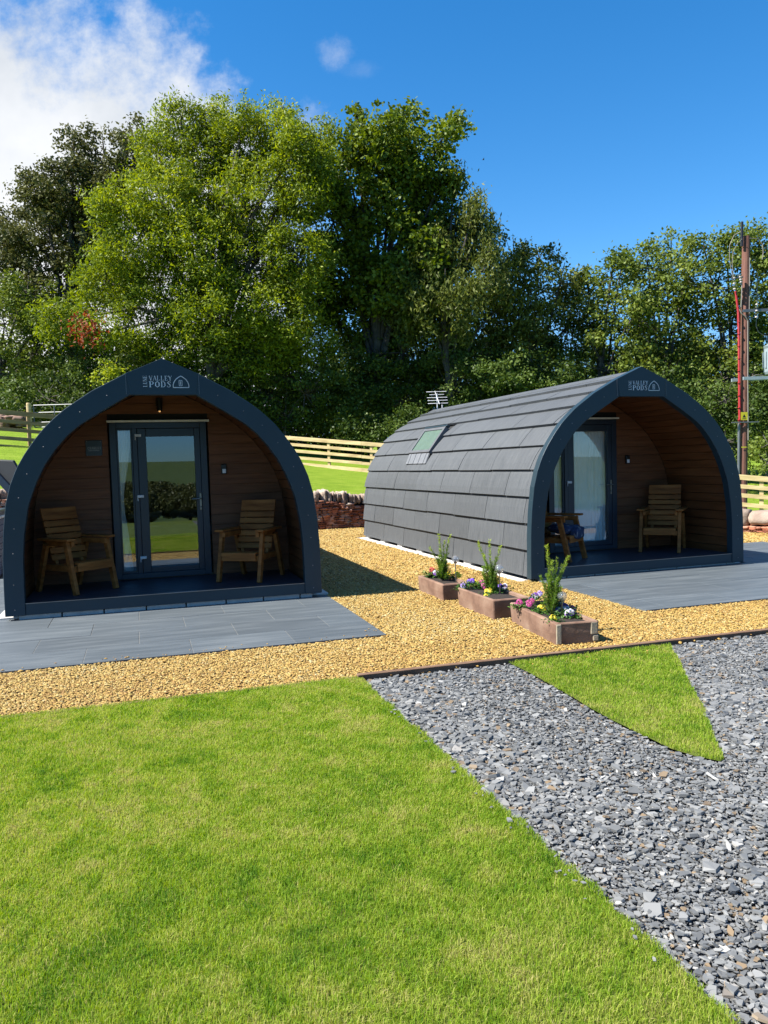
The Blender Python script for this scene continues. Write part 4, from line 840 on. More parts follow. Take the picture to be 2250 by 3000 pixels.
# --- stone troughs with flowers
MT['trough'] = mat('worn_sandstone_trough', [(.25, .130, .082), (.40, .225, .145), (.52, .325, .22), (.68, .53, .39)], .85, scale=4, bump=.35, bscale=30, lo=.3, hi=.75, detail=7)
MT['trough_pale'] = mat('pale_stone_repair', [(.70, .58, .38), (.85, .72, .52)], .85, scale=8, bump=.3, bscale=40)
MT['soild'] = mat('compost', [(.03, .018, .010), (.07, .045, .028)], .95, scale=30, bump=1, bscale=60, bdist=.02)
def trough(c, ln, wd, h_, rz, label, chip):
    R = empty('stone_trough', (c[0], c[1], -.06), rz); tag(R, label, 'planter', 'stone troughs in a row on the gravel'); rnd = random.Random(int(ln*100))
    b = MB(); W_ = wd/2; L_ = ln/2; t_ = .038; r_ = .016
    def ringp(w2, l2, r): 
        P = []
        for sx, sy, a0 in ((1, 1, 0), (-1, 1, 90), (-1, -1, 180), (1, -1, 270)):
            for k in range(4): a = rad(a0+k*30); P.append((sx*(w2-r)+r*math.cos(a), sy*(l2-r)+r*math.sin(a)))
        return P
    rings = [(ringp(W_-.008, L_-.01, r_), -.01), (ringp(W_, L_, r_), h_*.5), (ringp(W_+.003, L_+.003, r_), h_-.01), (ringp(W_-.006, L_-.006, r_*.9), h_), (ringp(W_-t_, L_-t_, .02), h_-.002), (ringp(W_-t_-.004, L_-t_-.004, .02), h_-.05)]
    V = []; F = []; n_ = 16
    for P, z in rings:
        for x, y in P: V.append((x+rnd.uniform(-.0025, .0025), y+rnd.uniform(-.0025, .0025), z+(rnd.uniform(-.004, .004) if z > h_*.7 else 0)))
    for i in range(len(rings)-1):
        for k in range(n_): F.append((i*n_+k, i*n_+(k+1) % n_, (i+1)*n_+(k+1) % n_, (i+1)*n_+k))
    b.add(V, F); b.build('trough_body', MT['trough'], R, bevel=.004)
    b = MB(); P = ringp(W_-t_-.002, L_-t_-.002, .02); V = [(x, y, h_-.03) for x, y in P]+[(0, 0, h_-.008)]; b.add(V, [(k, (k+1) % n_, n_) for k in range(n_)]); b.build('compost', MT['soild'], R, smooth=True)
    if chip:
        for (xa, xb, z0, z1) in ((-W_+.004, -W_+.052, .002, h_-.008), (W_-.075, W_-.012, .07, h_-.006), (W_-.055, W_-.005, .012, .066)):
            b = MB(); b.box(xa, xb, -L_-.006, -L_+.01, z0, z1); b.build('stone_repair', MT['trough_pale'], R, bevel=.008)
    return R
trough((3.262, -2.75), 1.08, .395, .185, rad(-6), 'nearest stone trough, red-brown with pale patched corners', True)
trough((3.205, -1.61), .885, .41, .195, rad(.8), 'middle stone trough with yellow pansies hanging over its front', False)
trough((3.115, -.44), .80, .34, .185, rad(.5), 'farthest stone trough, smallest, with red, white and yellow flowers', False)
# solar lights
MT['crackle'] = None
m, t, o = nt('crackle_glass'); b_ = N(t, 'ShaderNodeBsdfGlossy', Roughness=.05); tr = t.nodes.new('ShaderNodeBsdfTransparent'); tr.inputs[0].default_value = (.93, .93, .93, 1)
vo = N(t, 'ShaderNodeTexVoronoi', Scale=70); vo.feature = 'DISTANCE_TO_EDGE'; tc_ = t.nodes.new('ShaderNodeTexCoord'); t.links.new(tc_.outputs['Object'], vo.inputs['Vector'])
bn = N(t, 'ShaderNodeBump', Strength=1, Distance=.006); t.links.new(vo.outputs['Distance'], bn.inputs['Height']); t.links.new(bn.outputs[0], b_.inputs['Normal'])
df = N(t, 'ShaderNodeBsdfDiffuse'); df.inputs[0].default_value = (.8, .8, .8, 1); mxa = N(t, 'ShaderNodeMixShader'); mxa.inputs[0].default_value = .22; t.links.new(tr.outputs[0], mxa.inputs[1]); t.links.new(b_.outputs[0], mxa.inputs[2])
rr2 = ramp(t, [(0, (.30,)*3), (.05, (.03,)*3)], vo.outputs['Distance']); mxb = t.nodes.new('ShaderNodeMixShader'); t.links.new(rr2, mxb.inputs[0]); t.links.new(mxa.outputs[0], mxb.inputs[1]); t.links.new(df.outputs[0], mxb.inputs[2]); t.links.new(mxb.outputs[0], o.inputs[0]); MT['crackle'] = m
for (px, py, X_, r_, lab) in ((1646.4, 1747, 3.26, .046, 'in the nearest trough, half hidden by purple pansies'), (1462.5, 1665.8, 3.27, .045, 'in the middle trough, on a tall metal stake'), (1334, 1638, 3.17, .044, 'in the farthest trough, beside the yellow pansies')):
    q = onx(px, py, X_); R = empty('solar_light', (q.x, q.y, .11)); tag(R, 'crackled glass ball solar light '+lab, 'solar light', 'solar lights in the troughs'); zc = q.z-.11
    b = MB(); b.ball((0, 0, zc), r_, 20, 14); b.build('globe', MT['crackle'], R, smooth=True)
    b = MB(); b.tube([(0, 0, zc-.052), (0, 0, zc-r_+.014)], [.016, .024], 12); b.tube([(0, 0, zc-.03), (0, 0, zc-.018)], .012, 8); b.build('collar', MT['steel'], R)
    b = MB(); b.tube([(0, 0, -.05), (0, 0, zc-.05)], .006, 8); b.build('stake', MT['steel'], R)
# ================================================================== planted things
def quads(C, A, B, m, name, parent, tint):         # leaf = rhombus: centre C, half-axes A (length) and B (width)
    V = np.stack([C-A, C+B*.9-A*.1, C+A, C-B*.9-A*.1], 1); n = len(C)
    return np_mesh(name, V, np.arange(n*4), np.full(n, 4), m, parent, attr=np.repeat(tint, 4))
def unit(v): return v/np.maximum(np.linalg.norm(v, axis=1, keepdims=True), 1e-9)
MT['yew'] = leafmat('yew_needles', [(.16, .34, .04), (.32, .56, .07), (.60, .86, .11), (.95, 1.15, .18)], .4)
MT['stem'] = mat('green_brown_stem', (.12, .12, .04), .7)
def yew(base, tips, label, seed):
    rg = np.random.default_rng(seed); R = empty('yew_sapling', base); tag(R, label, 'shrub', 'young yews in the troughs'); b = MB(); Cs = []; Ds = []; Ts = []
    H = max(t[2] for t in tips)
    fr = [(Vector(t), .5) for t in tips]
    for i in range(34):
        a = rg.uniform(0, 6.28); r = rg.uniform(.03, .105); fr.append((Vector((math.cos(a)*r, math.sin(a)*r, H*rg.uniform(.12, .58))), 1))
    for tip, dn in fr:
        mid = tip*.5+Vector((rg.uniform(-.01, .01), rg.uniform(-.01, .01), 0)); mid.x *= (.6 if dn < 1 else 1.35); mid.y *= (.6 if dn < 1 else 1.35)
        P = [Vector((0, 0, 0)), mid, tip]; b.tube(P, [.004, .003, .0012], 5)
        L_ = mid.length+(tip-mid).length; n_ = int(L_*620)
        for k in range(n_):
            u = rg.uniform(.12, 1); p = P[0].lerp(mid, u*2) if u < .5 else mid.lerp(tip, u*2-1); d = (mid if u < .5 else tip-mid).normalized()
            a = rg.uniform(0, 6.28); s = Vector((math.cos(a), math.sin(a), 0)); s = (s-d*s.dot(d)).normalized(); dirn = (s*.8+d*.7).normalized(); ln = rg.uniform(.010, .019)
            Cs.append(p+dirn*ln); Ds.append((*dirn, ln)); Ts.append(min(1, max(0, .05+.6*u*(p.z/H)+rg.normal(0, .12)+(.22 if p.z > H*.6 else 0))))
    C = np.array([tuple(c) for c in Cs]); D = np.array(Ds); A_ = D[:, :3]*D[:, 3:]; Bv = unit(np.cross(D[:, :3], rg.normal(size=(len(C), 3))))*.0024
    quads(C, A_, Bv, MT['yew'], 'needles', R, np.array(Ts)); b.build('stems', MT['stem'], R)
def yewp(bpx, X_, tips, lab, seed):
    q = onz(bpx[0], bpx[1], .12); q = Vector((X_, q.y, .12)); T = []
    q = onx(bpx[0], bpx[1], X_); q.z = .115
    for (px, py) in tips: p = onx(px, py, X_); T.append((p-q))
    T = [Vector((t.y*.2+random.uniform(-.03, .03), t.y, t.z)) for t in T]
    T = []
    for (px, py) in tips:
        D = Vector(ray(px, py)); k = (q.y-CAM[1])/D.y; p = Vector(CAM)+D*k; T.append(Vector((p.x-q.x, random.uniform(-.04, .04), p.z-q.z)))
    yew(q, T, lab, seed)
yewp((1617, 1778), 3.20, [(1601, 1598), (1659, 1628), (1632, 1634), (1643, 1655), (1612, 1640), (1605, 1680), (1588, 1690)], 'young yew with one tall leading shoot in the nearest trough', 1)
yewp((1442, 1703), 3.22, [(1404, 1588), (1429, 1582), (1470, 1600), (1415, 1625), (1450, 1632), (1437, 1645)], 'young yew with three spread shoots in the middle trough', 2)
yewp((1297, 1672), 3.10, [(1259, 1603), (1282, 1564), (1315, 1566), (1300, 1585), (1290, 1610), (1312, 1620)], 'young yew in the farthest trough, in front of the roof tiles', 3)
# pansies
PC = {'purple': ((.10, .02, .22), (.7, .6, .8)), 'magenta': ((.36, .03, .16), (.55, .12, .30)), 'yellow': ((.85, .58, .01), (.80, .45, .01)), 'white': ((.78, .74, .84), (.22, .06, .40)), 'pink': ((.62, .22, .42), (.72, .5, .62)), 'lilac': ((.34, .22, .62), (.5, .42, .75)), 'red': ((.42, .03, .02), (.25, .02, .02)), 'violet': ((.15, .05, .5), (.3, .15, .6))}
PM = {k: (mat('petal_'+k, sc(a, 1.6), .6), mat('petal_inner_'+k, sc(c, 1.6), .6)) for k, (a, c) in PC.items()}; MT['eye'] = mat('flower_eye', (.75, .45, .02), .6); MT['bract'] = leafmat('pansy_leaves', [(.06, .16, .035), (.12, .28, .05), (.22, .42, .08)], .2)
def flower(parent, c, nrm, r, col, rnd):
    nrm = Vector(nrm).normalized(); u = nrm.orthogonal().normalized(); up = Vector((0, 0, 1)); u = (up-nrm*up.dot(nrm)).normalized() if abs(nrm.z) < .95 else u; v = nrm.cross(u)
    o = None
    for set_, mt in ((((90, .55), (150, .5), (30, .5)), PM[col][0]), (((215, .5), (325, .5), (270, .58)), PM[col][1] if col in ('white', 'lilac', 'pink', 'purple') else PM[col][0])):
        b = MB()
        for (a, rr_) in set_:
            a = rad(a+rnd.uniform(-8, 8)); cc = Vector(c)+(u*math.sin(a)+v*math.cos(a))*r*.48; k = 9; V = [cc+nrm*(.004+rnd.uniform(0, .003))]
            for i in range(k): t_ = 2*math.pi*i/k; V.append(cc+(u*math.sin(t_)+v*math.cos(t_))*r*rr_*(1+rnd.uniform(-.08, .08))-nrm*rnd.uniform(0, .005))
            b.add(V, [(0, i+1, (i+1) % k+1) for i in range(k)])
        if o is None: o = b.build('flower', mt, parent, smooth=False)
        else: b.build('lower_petals', mt, o, smooth=False)
    b = MB(); b.ball(Vector(c)+nrm*.008, r*.13, 6, 4); b.build('eye', MT['eye'], o)
def pansy(pos, cols, lab, seed, spread=.05, fr=.036, nl=130):
    rg = np.random.default_rng(seed); rnd = random.Random(seed); R = empty('pansy_plant', pos); tag(R, lab, 'flowers', 'pansies in the stone troughs')
    C = rg.normal(size=(nl, 3))*(spread*.62, spread*.62, .024); C[:, 2] = np.abs(C[:, 2])+.006; A_ = unit(rg.normal(size=(nl, 3))*(1, 1, .35))*rg.uniform(.011, .020, (nl, 1)); Bv = unit(np.cross(A_, rg.normal(size=(nl, 3))*(.4, .4, 1)))*rg.uniform(.007, .011, (nl, 1))
    quads(C, A_, Bv, MT['bract'], 'foliage', R, rg.uniform(0, 1, nl))
    for i, cn in enumerate(cols):
        a = rnd.uniform(0, 6.28); rr_ = spread*(.2+.8*rnd.random()) if len(cols) > 1 else .005; flower(R, (math.cos(a)*rr_, math.sin(a)*rr_, .035+rnd.uniform(0, .025)), (-.35+rnd.uniform(-.3, .3), -.75+rnd.uniform(-.2, .2), .55), fr*rnd.uniform(.85, 1.1), cn, rnd)
PX = lambda x, y: (1220+x*.3255, 1560+y*.3255)
LST = [  # crop position, height, colours, words
 (0, 990, 625, .17, ['magenta', 'magenta', 'magenta', 'magenta'], 'deep magenta pansies at the back left of the nearest trough'),
 (0, 912, 645, .15, ['magenta'], 'single magenta pansy at the far left corner of the nearest trough'),
 (0, 1075, 560, .19, ['purple', 'lilac'], 'purple and lilac pansies just left of the yew in the nearest trough'),
 (0, 1100, 680, .15, ['yellow', 'yellow'], 'yellow pansies in front of the yew in the nearest trough'),
 (0, 1285, 690, .17, ['white', 'white', 'white'], 'white and purple pansies under the nearest solar light'),
 (0, 1350, 665, .19, ['purple', 'purple', 'white'], 'dark purple pansies beneath the glass ball of the nearest trough'),
 (0, 1360, 720, .15, ['white', 'white'], 'white pansies low at the front of the nearest trough'),
 (0, 1440, 665, .17, ['pink', 'pink', 'pink', 'magenta'], 'pink pansies at the right end of the nearest trough'),
 (0, 1235, 768, .14, ['yellow'], 'single yellow pansy on the near edge of the nearest trough'),
 (0, 1180, 705, .125, [], 'green pansy leaves without flowers in the middle of the nearest trough'),
 (0, 1440, 745, .125, [], 'green pansy leaves at the near right corner of the nearest trough'),
 (1, 455, 432, .19, ['violet', 'violet'], 'violet-blue pansies at the far left of the middle trough'),
 (1, 405, 482, .15, ['lilac', 'lilac'], 'pale lilac pansies over the left edge of the middle trough'),
 (1, 500, 455, .16, ['yellow'], 'small yellow pansy near the left end of the middle trough'),
 (1, 565, 445, .17, ['magenta', 'pink', 'magenta'], 'pink-magenta pansies in front of the yew in the middle trough'),
 (1, 618, 468, .16, ['purple', 'magenta'], 'plum pansies left of the white-purple ones in the middle trough'),
 (1, 585, 405, .17, ['yellow', 'yellow'], 'yellow pansies behind the yew in the middle trough'),
 (1, 655, 525, .15, ['yellow', 'yellow', 'yellow'], 'big yellow pansies at the front edge of the middle trough'),
 (1, 642, 578, .10, ['yellow', 'yellow'], 'yellow pansies hanging down the side of the middle trough'),
 (1, 700, 478, .17, ['white', 'white', 'purple'], 'white and purple pansies by the stake of the middle trough'),
 (1, 780, 492, .16, ['violet', 'purple', 'violet', 'white'], 'violet pansies right of the stake in the middle trough'),
 (1, 810, 455, .18, ['yellow'], 'yellow pansy behind the violet ones in the middle trough'),
 (2, 62, 328, .18, ['red', 'red', 'red'], 'dark red flowers at the left end of the farthest trough'),
 (2, 90, 372, .135, [], 'green leaves below the red flowers in the farthest trough'),
 (2, 205, 362, .17, ['white', 'white'], 'white pansies at the foot of the yew in the farthest trough'),
 (2, 250, 370, .155, ['white'], 'single white pansy right of the yew foot in the farthest trough'),
 (2, 160, 365, .15, ['yellow'], 'small yellow flower left of the white ones in the farthest trough'),
 (2, 282, 385, .15, ['yellow'], 'small yellow pansy left of the stake in the farthest trough'),
 (2, 395, 372, .17, ['yellow', 'yellow', 'yellow'], 'bright yellow pansies at the right end of the farthest trough')]
TR = [(3.03, 3.36, -3.24, -2.26), (3.04, 3.37, -2.0, -1.18), (2.96, 3.28, -.83, -.10)]
for i, (tr_, x, y, z, cols, lab) in enumerate(LST):
    q = onz(*PX(x, y), z); x0, x1_, y0, y1_ = TR[tr_]
    q.x = min(max(q.x, x0 if z > .11 else x0-.07), x1_); q.y = min(max(q.y, y0), y1_); q.z = z-.045
    pansy(q, cols, lab, 40+i, .046+.008*len(cols))
q = onz(*PX(1012, 640), .13); R = empty('plant_label', (q.x, q.y, .11)); tag(R, 'pale blue plant label stuck in the soil left of the yew in the nearest trough', 'plant label'); b = MB(); b.box(-.016, .016, -.001, .001, 0, .085, Matrix.Rotation(rad(14), 4, 'Y')); b.build('tag_card', mat('pale_blue_card', (.95, 1.1, 1.3), .5), R)
# ================================================================== trees
BARK = mat('tree_bark', [(.07, .058, .044), (.14, .12, .10), (.26, .235, .20)], .9, scale=3, bump=.5, bscale=12)
LEAF = {
 'ash': leafmat('ash_leaves', [(.17, .26, .03), (.31, .43, .04), (.48, .61, .06), (.72, .82, .11)], .38),
 'dark': leafmat('dark_hedge_leaves', [(.08, .105, .03), (.15, .17, .05), (.23, .25, .075), (.34, .34, .12)], .18),
 'syc': leafmat('sycamore_leaves', [(.11, .19, .02), (.19, .29, .03), (.29, .40, .045), (.45, .56, .07)], .28),
 'olive': leafmat('olive_leaves', [(.10, .15, .027), (.19, .24, .042), (.29, .34, .068), (.43, .47, .11)], .25),
 'hazel': leafmat('hazel_leaves', [(.12, .19, .03), (.21, .30, .045), (.32, .42, .07), (.48, .57, .12)], .28),
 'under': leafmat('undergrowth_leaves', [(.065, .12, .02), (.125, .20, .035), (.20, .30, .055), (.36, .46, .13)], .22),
 'red': leafmat('red_leaves', [(.28, .06, .03), (.50, .13, .06), (.65, .26, .12)], .3)}
LEAFN = [0]
def ground_z(x, y): return float(hz([x], [y])[0])
def tree(name, cat, label, D, trunk_px, blobs, leaf, seed, lsz=(.17, .085), per=150, dens=1.0, clr=.62, group=None, tshift=0, limbs=True, droop=0, dj=2.0, trunk_r=.22, accent=None):
    rg = np.random.default_rng(seed); mpp = D*K/FPX; tb = at(trunk_px*K, 1000*K, D); gz = ground_z(tb.x, tb.y)-.15
    R = empty(name, (tb.x, tb.y, gz)); tag(R, label, cat, group); O = np.array([tb.x, tb.y, gz]); C0 = []; rad0 = []; bl = []
    for (px, py, rx, ry) in blobs:
        dd = D+rg.uniform(-dj, dj)*.7; c = np.array(at(px*K, py*K, dd)); bl.append((c, rx*mpp, ry*mpp))
        a = rx*ry*mpp*mpp; n = max(5, int(a*8.5*dens))
        u = unit(rg.normal(size=(n, 3))); r = rg.uniform(0.25, 1.0, n)**.55; sp = (rg.uniform(0, 1, n) < .10) & (u[:, 2] > -.1); r = np.where(sp, rg.uniform(1.08, 1.28, n), r); small = np.where(sp, .5, 1)
        Rr = np.array([rx*mpp, min(rx, ry)*mpp*.85+.3, ry*mpp]); P = u*r[:, None]
        P = P[:, [0]]*np.array([RT[0], RT[1], 0])*Rr[0]+P[:, [1]]*np.array([-RT[1], RT[0], 0])*Rr[1]+P[:, [2]]*np.array([0, 0, 1])*Rr[2]
        C0.append(c+P); rad0.append(clr*rg.uniform(.5, 1.25, n)*small)
    C0 = np.concatenate(C0); rad0 = np.concatenate(rad0)
    zg = hz(C0[:, 0], C0[:, 1]); k = C0[:, 2] > zg+.15; C0 = C0[k]; rad0 = rad0[k]; n = len(C0)
    ct = rg.normal(0, .16, n)+tshift
    nl = np.maximum(12, (per*.62*(rad0/clr)**2*rg.uniform(.6, 1.3, n)).astype(int)); I = np.repeat(np.arange(n), nl); m_ = len(I)
    off = rg.normal(size=(m_, 3)); off = off*.47*rad0[I][:, None]*np.array([1.1, 1.1, .75])
    if droop: off[:, 2] -= droop*rg.uniform(0, 1, m_)*rad0[I]*1.8
    C = C0[I]+off; nrm = unit(rg.normal(size=(m_, 3))+np.array([0, 0, .75])+off*.8); A_ = unit(np.cross(nrm, rg.normal(size=(m_, 3)))); 
    if droop: A_ = unit(A_+np.array([0, 0, -1.1*droop]))
    Bv = unit(np.cross(nrm, A_)); s = rg.uniform(.75, 1.4, m_)
    tint = np.clip(.42+ct[I]+rg.normal(0, .17, m_)+.16*(vnoise(C[:, 0], C[:, 2], .35, seed)-.5), 0, 1)
    ok = C[:, 2] > hz(C[:, 0], C[:, 1])-.05 if m_ < 40000 else np.ones(m_, bool)
    C, A_, Bv, s, tint = C[ok], A_[ok], Bv[ok], s[ok], tint[ok]
    LEAFN[0] += len(C); LEAFN.append((name, len(C))); quads(C-O, A_*(s*lsz[0]/2)[:, None], Bv*(s*lsz[1]/2)[:, None], LEAF[leaf], 'crown', R, tint)
    if accent:
        px, py, rx, ry, cn = accent; c = np.array(at(px*K, py*K, D-3.4)); q = rg.normal(size=(cn, 3))*.5; Ca = c+q*np.array([rx*mpp, 1, ry*mpp]); Aa = unit(rg.normal(size=(cn, 3)))*.09; Ba = unit(np.cross(Aa, rg.normal(size=(cn, 3))))*.05
        quads(Ca-O, Aa, Ba, LEAF['red'], 'red_leaf_spray', R, rg.uniform(0, 1, cn))['kind'] = 'stuff'
    if limbs:
        b = MB(); top = np.array([tb.x, tb.y, max(c[2] for c, _, _ in bl)*.55+gz*.45]); rnd = random.Random(seed)
        def lp(q): return Vector(q)-Vector(O)
        t0 = Vector((0, 0, 0)); t2 = lp(top); t1 = t0.lerp(t2, .5)+Vector((rnd.uniform(-.3, .3), rnd.uniform(-.2, .2), 0)); b.tube([t0+Vector((0, 0, -.3)), t1, t2], [trunk_r, trunk_r*.75, trunk_r*.5], 8)
        for (c, rx, ry) in bl:
            e = lp(c); f = rnd.uniform(.25, .8); st = t0.lerp(t1, f*2) if f < .5 else t1.lerp(t2, f*2-1); md = st.lerp(e, .5)+Vector((0, 0, .12*(e-st).length)); b.tube([st, md, e, e+Vector((rnd.uniform(-.3, .3)*rx, rnd.uniform(-.3, .3), .7*ry))], [trunk_r*.42, trunk_r*.28, trunk_r*.16, .018], 6)
        cen_ = np.array([c for c, _, _ in bl])
        for i in rg.choice(n, min(n, 90), replace=False):
            j = np.argmin(np.linalg.norm(cen_-C0[i], axis=1)); a = lp(cen_[j]); e = lp(C0[i]); md = a.lerp(e, .55)+Vector((0, 0, -.08*(e-a).length)); b.tube([a, md, e], [.032, .020, .008], 4, cap=False)
        b.build('trunk', BARK, R)
    return R
G1 = 'tall trees along the back'; G2 = 'undergrowth below the trees'
tree('hawthorn_tree', 'tree', 'dark olive small-leaved tree rising against the cloud at upper left', 43, 170, [(225, 335, 85, 62), (290, 300, 42, 45), (160, 300, 28, 30), (150, 420, 120, 72), (285, 410, 70, 80), (55, 500, 95, 85), (150, 520, 110, 95), (20, 600, 90, 110), (90, 420, 60, 50), (200, 390, 80, 60), (120, 640, 120, 100), (200, 480, 90, 80), (235, 560, 100, 100)], 'dark', 11, (.19, .11), 170, 1.6, .58, G1, tshift=.08, trunk_r=.35)
tree('edge_tree', 'tree', 'mid-green tree at the left edge below the dark olive one', 40, 10, [(10, 700, 90, 90), (100, 690, 60, 60), (60, 630, 60, 50), (130, 740, 80, 60), (80, 760, 80, 70), (-20, 820, 90, 60), (120, 820, 80, 50)], 'hazel', 12, (.16, .10), 160, 1.1, .6, G1, tshift=-.05)
tree('ash_tree', 'tree', 'broad light green ash tree, tallest of the left half', 36.5, 470, [(390, 262, 58, 52), (470, 262, 58, 48), (415, 330, 95, 75), (520, 320, 85, 75), (600, 300, 62, 62), (610, 232, 30, 26), (340, 420, 85, 75), (235, 435, 45, 38), (450, 430, 100, 90), (560, 430, 105, 95), (650, 400, 70, 90), (690, 300, 40, 48), (300, 520, 105, 70), (430, 540, 110, 85), (560, 560, 100, 85), (230, 610, 90, 60), (350, 640, 120, 75), (480, 660, 120, 80), (600, 660, 90, 85), (145, 690, 70, 42), (400, 740, 120, 45), (550, 750, 110, 55), (240, 715, 80, 40), (640, 560, 80, 80), (650, 730, 80, 60), (340, 330, 55, 50), (530, 250, 50, 45), (655, 300, 55, 50)], 'ash', 13, (.17, .068), 235, 2.6, .60, G1, droop=.35, trunk_r=.3, accent=(185, 712, 34, 34, 230))
tree('sycamore_tree', 'tree', 'tall mid-green broad-leaved tree right of the ash, with ragged top', 39, 830, [(868, 262, 50, 45), (770, 245, 16, 16), (820, 320, 75, 65), (900, 330, 62, 60), (955, 300, 34, 40), (985, 265, 20, 30), (915, 380, 75, 60), (760, 400, 80, 80), (850, 430, 100, 85), (950, 400, 40, 35), (930, 470, 70, 60), (720, 480, 80, 85), (830, 540, 110, 90), (740, 590, 90, 80), (870, 620, 100, 80), (690, 640, 80, 90), (700, 370, 60, 60), (770, 320, 60, 60), (800, 700, 110, 80), (930, 560, 70, 60)], 'syc', 14, (.20, .15), 160, 1.7, .58, G1, tshift=.02, trunk_r=.3)
tree('drooping_tree', 'tree', 'drooping olive-leaved tree leaning right of the tall middle trees', 38, 960, [(980, 385, 26, 30), (985, 450, 48, 40), (1030, 430, 22, 25), (1020, 510, 58, 48), (960, 540, 70, 60), (1045, 580, 60, 70), (960, 640, 90, 80), (1090, 650, 60, 60), (900, 600, 80, 80), (950, 720, 110, 80), (1040, 480, 40, 36)], 'olive', 15, (.22, .08), 170, 2.1, .55, G1, droop=.9, tshift=.06)
tree('leafy_tree', 'tree', 'lower rounded olive tree in the dip above the right pod roof', 41, 1150, [(1110, 560, 52, 60), (1165, 560, 50, 45), (1140, 620, 90, 75), (1210, 610, 65, 60), (1130, 720, 110, 90), (1230, 700, 80, 90), (1060, 730, 80, 80)], 'olive', 16, (.18, .11), 165, 1.1, .6, G1, tshift=.05)
HG = 'row of hazel-like trees behind the right pod'
tree('hazel_tree', 'tree', 'first of the row of yellow-green trees, right of the dip', 41, 1300, [(1270, 620, 60, 52), (1320, 600, 52, 48), (1345, 560, 30, 24), (1290, 700, 90, 80), (1370, 680, 80, 80), (1310, 800, 110, 80)], 'hazel', 17, (.18, .12), 165, 1.1, .6, HG, tshift=.06)
tree('hazel_tree', 'tree', 'middle tree of the yellow-green row above the right pod peak', 42, 1440, [(1400, 580, 52, 48), (1450, 545, 52, 40), (1420, 620, 80, 70), (1480, 600, 70, 70), (1450, 720, 100, 80), (1430, 820, 110, 75), (1500, 800, 80, 80)], 'hazel', 18, (.18, .12), 165, 1.1, .6, HG, tshift=.06)
tree('hazel_tree', 'tree', 'tallest yellow-green tree of the row behind the wooden pole', 41, 1580, [(1520, 530, 42, 36), (1570, 540, 60, 48), (1640, 525, 55, 42), (1700, 540, 60, 50), (1550, 620, 85, 75), (1650, 620, 90, 80), (1580, 720, 100, 85), (1690, 720, 90, 90), (1560, 820, 90, 70)], 'hazel', 19, (.18, .12), 165, 1.1, .6, HG, tshift=.05)
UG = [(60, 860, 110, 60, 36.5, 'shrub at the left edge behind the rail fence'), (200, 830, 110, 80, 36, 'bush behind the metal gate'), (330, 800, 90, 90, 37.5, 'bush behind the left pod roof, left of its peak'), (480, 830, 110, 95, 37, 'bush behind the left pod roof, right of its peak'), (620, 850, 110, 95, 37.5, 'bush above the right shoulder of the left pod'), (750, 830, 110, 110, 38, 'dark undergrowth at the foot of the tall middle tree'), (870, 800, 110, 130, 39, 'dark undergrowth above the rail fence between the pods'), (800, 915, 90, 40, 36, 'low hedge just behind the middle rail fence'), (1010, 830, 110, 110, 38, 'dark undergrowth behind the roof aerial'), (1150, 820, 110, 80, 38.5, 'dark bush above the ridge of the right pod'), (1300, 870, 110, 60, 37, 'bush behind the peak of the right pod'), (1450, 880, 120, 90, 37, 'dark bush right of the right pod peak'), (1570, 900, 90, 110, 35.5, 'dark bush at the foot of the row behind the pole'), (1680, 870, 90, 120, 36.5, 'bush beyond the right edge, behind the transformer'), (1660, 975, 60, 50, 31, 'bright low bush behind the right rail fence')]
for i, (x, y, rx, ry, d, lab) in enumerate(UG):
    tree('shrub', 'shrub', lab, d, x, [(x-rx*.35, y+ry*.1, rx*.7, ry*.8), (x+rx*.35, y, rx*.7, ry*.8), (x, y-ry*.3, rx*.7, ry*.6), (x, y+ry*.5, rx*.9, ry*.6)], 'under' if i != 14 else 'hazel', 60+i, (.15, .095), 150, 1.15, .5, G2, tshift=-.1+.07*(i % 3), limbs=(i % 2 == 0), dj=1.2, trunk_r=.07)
for (x, y, rx, ry, d, lab, tsf) in ((232, 800, 40, 34, 33, 'bright green sunlit spray of leaves left of the left pod peak', .3), (1085, 800, 60, 50, 34, 'pale leafy shrub catching sun above the right pod ridge', .15), (1190, 850, 50, 26, 34, 'sunlit low shrub just over the right pod ridge', .2), (905, 910, 60, 46, 34, 'green shrub left of the roof aerial', 0.05), (30, 850, 60, 40, 33, 'pale shrub beside the stone heap at the left edge', .15)):
    tree('shrub', 'shrub', lab, d, x, [(x-rx*.3, y, rx*.7, ry), (x+rx*.3, y+ry*.2, rx*.7, ry*.8)], 'ash' if tsf == .3 else 'under', int(x), (.14, .085), 150, 1.4, .42, G2, tshift=tsf, limbs=False, dj=.8, trunk_r=.05)

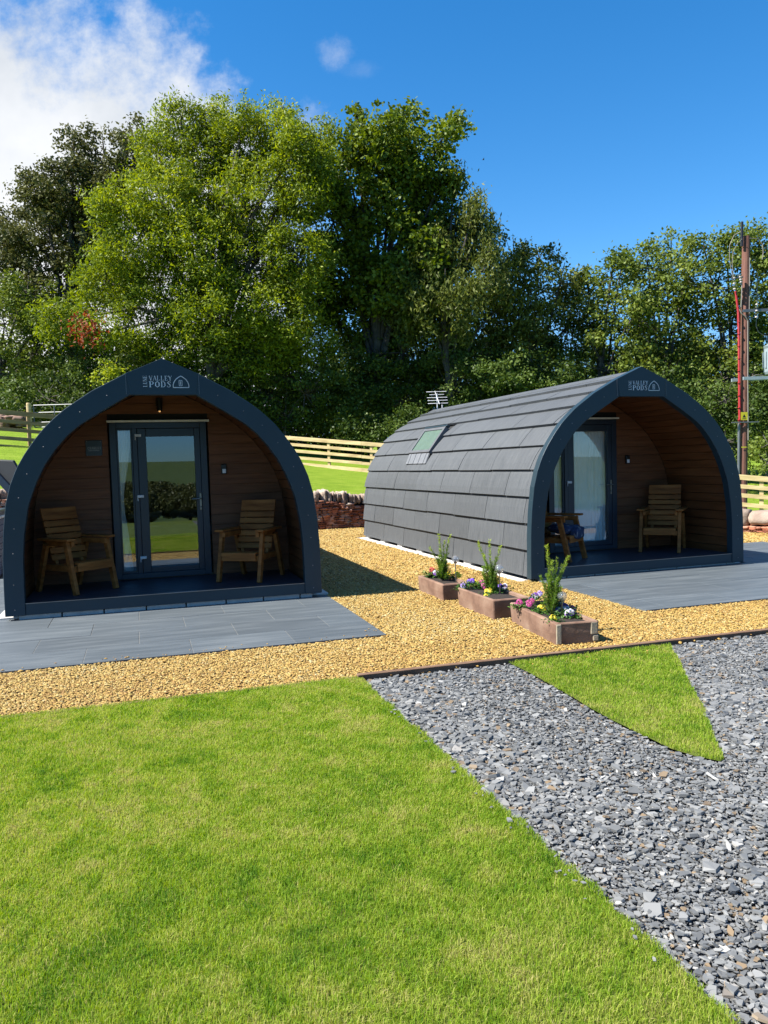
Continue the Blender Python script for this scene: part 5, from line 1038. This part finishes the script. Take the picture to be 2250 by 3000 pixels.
# one far mass of woodland closing the view below the crowns
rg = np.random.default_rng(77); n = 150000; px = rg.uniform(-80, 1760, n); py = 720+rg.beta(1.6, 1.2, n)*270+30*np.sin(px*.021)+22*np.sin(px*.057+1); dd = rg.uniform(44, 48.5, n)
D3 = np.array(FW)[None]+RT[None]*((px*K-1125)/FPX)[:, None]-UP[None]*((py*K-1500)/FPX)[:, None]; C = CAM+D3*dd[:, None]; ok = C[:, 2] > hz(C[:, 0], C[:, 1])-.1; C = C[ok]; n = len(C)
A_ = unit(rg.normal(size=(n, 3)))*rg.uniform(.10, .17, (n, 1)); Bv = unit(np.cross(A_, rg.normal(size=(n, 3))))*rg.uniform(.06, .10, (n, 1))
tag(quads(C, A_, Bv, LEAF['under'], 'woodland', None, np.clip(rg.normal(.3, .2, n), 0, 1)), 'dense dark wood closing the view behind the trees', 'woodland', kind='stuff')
# trees down in the valley in front (seen mirrored in the glass)
k = 0
for (x, y, s_) in ((-34, -92, 5), (-22, -100, 6), (-12, -94, 5), (-4, -104, 6.0), (-1, -88, 5), (1, -100, 6), (10, -90, 5.5), (-8, -90, 5), (6, -96, 4.6), (15, -102, 6), (24, -94, 5.5), (35, -100, 6)):
    rg = np.random.default_rng(900+k); R = empty('valley_tree', (x, y, -5.9)); tag(R, 'dark tree in the valley behind the viewer', 'tree', 'valley trees mirrored in the door glass')
    n = 9000; u = unit(rg.normal(size=(n, 3))); r = rg.uniform(.3, 1, (n, 1))**.5; C = u*r*np.array([s_*1.15, s_, s_*.40])*(1+.25*np.sin(u[:, [0]]*7+k)*np.cos(u[:, [2]]*5))+np.array([0, 0, s_*.62]); A_ = unit(rg.normal(size=(n, 3)))*.2; Bv = unit(np.cross(A_, rg.normal(size=(n, 3))))*.14
    quads(C, A_, Bv, LEAF['dark'], 'crown', R, rg.uniform(.0, .5, n)); b = MB(); b.tube([(0, 0, -.6), (0, 0, s_*.6)], [.3, .15], 6); b.build('trunk', BARK, R); k += 1
# a bird high on the right
q = at(1416, 468, 52); R = empty('bird', q); tag(R, 'small dark bird flying in the blue sky right of the tall trees', 'bird'); b = MB()
b.tube([(-.09, 0, 0), (-.04, 0, .004), (.03, 0, .006), (.08, 0, .0)], [.006, .028, .03, .008], 8); b.build('bird_body', MT['black'], R, smooth=True)
b = MB(); b.add([(.03, .02, .012), (-.03, .02, .012), (-.05, .15, .06), (.0, .16, .065), (.03, -.02, .012), (-.03, -.02, .012), (-.05, -.15, .05), (.0, -.16, .055)], [(0, 1, 2, 3), (5, 4, 7, 6)]); wv = b.build('wing', MT['black'], R); m_ = wv.modifiers.new('s', 'SOLIDIFY'); m_.thickness = .006

print('leaves', LEAFN)
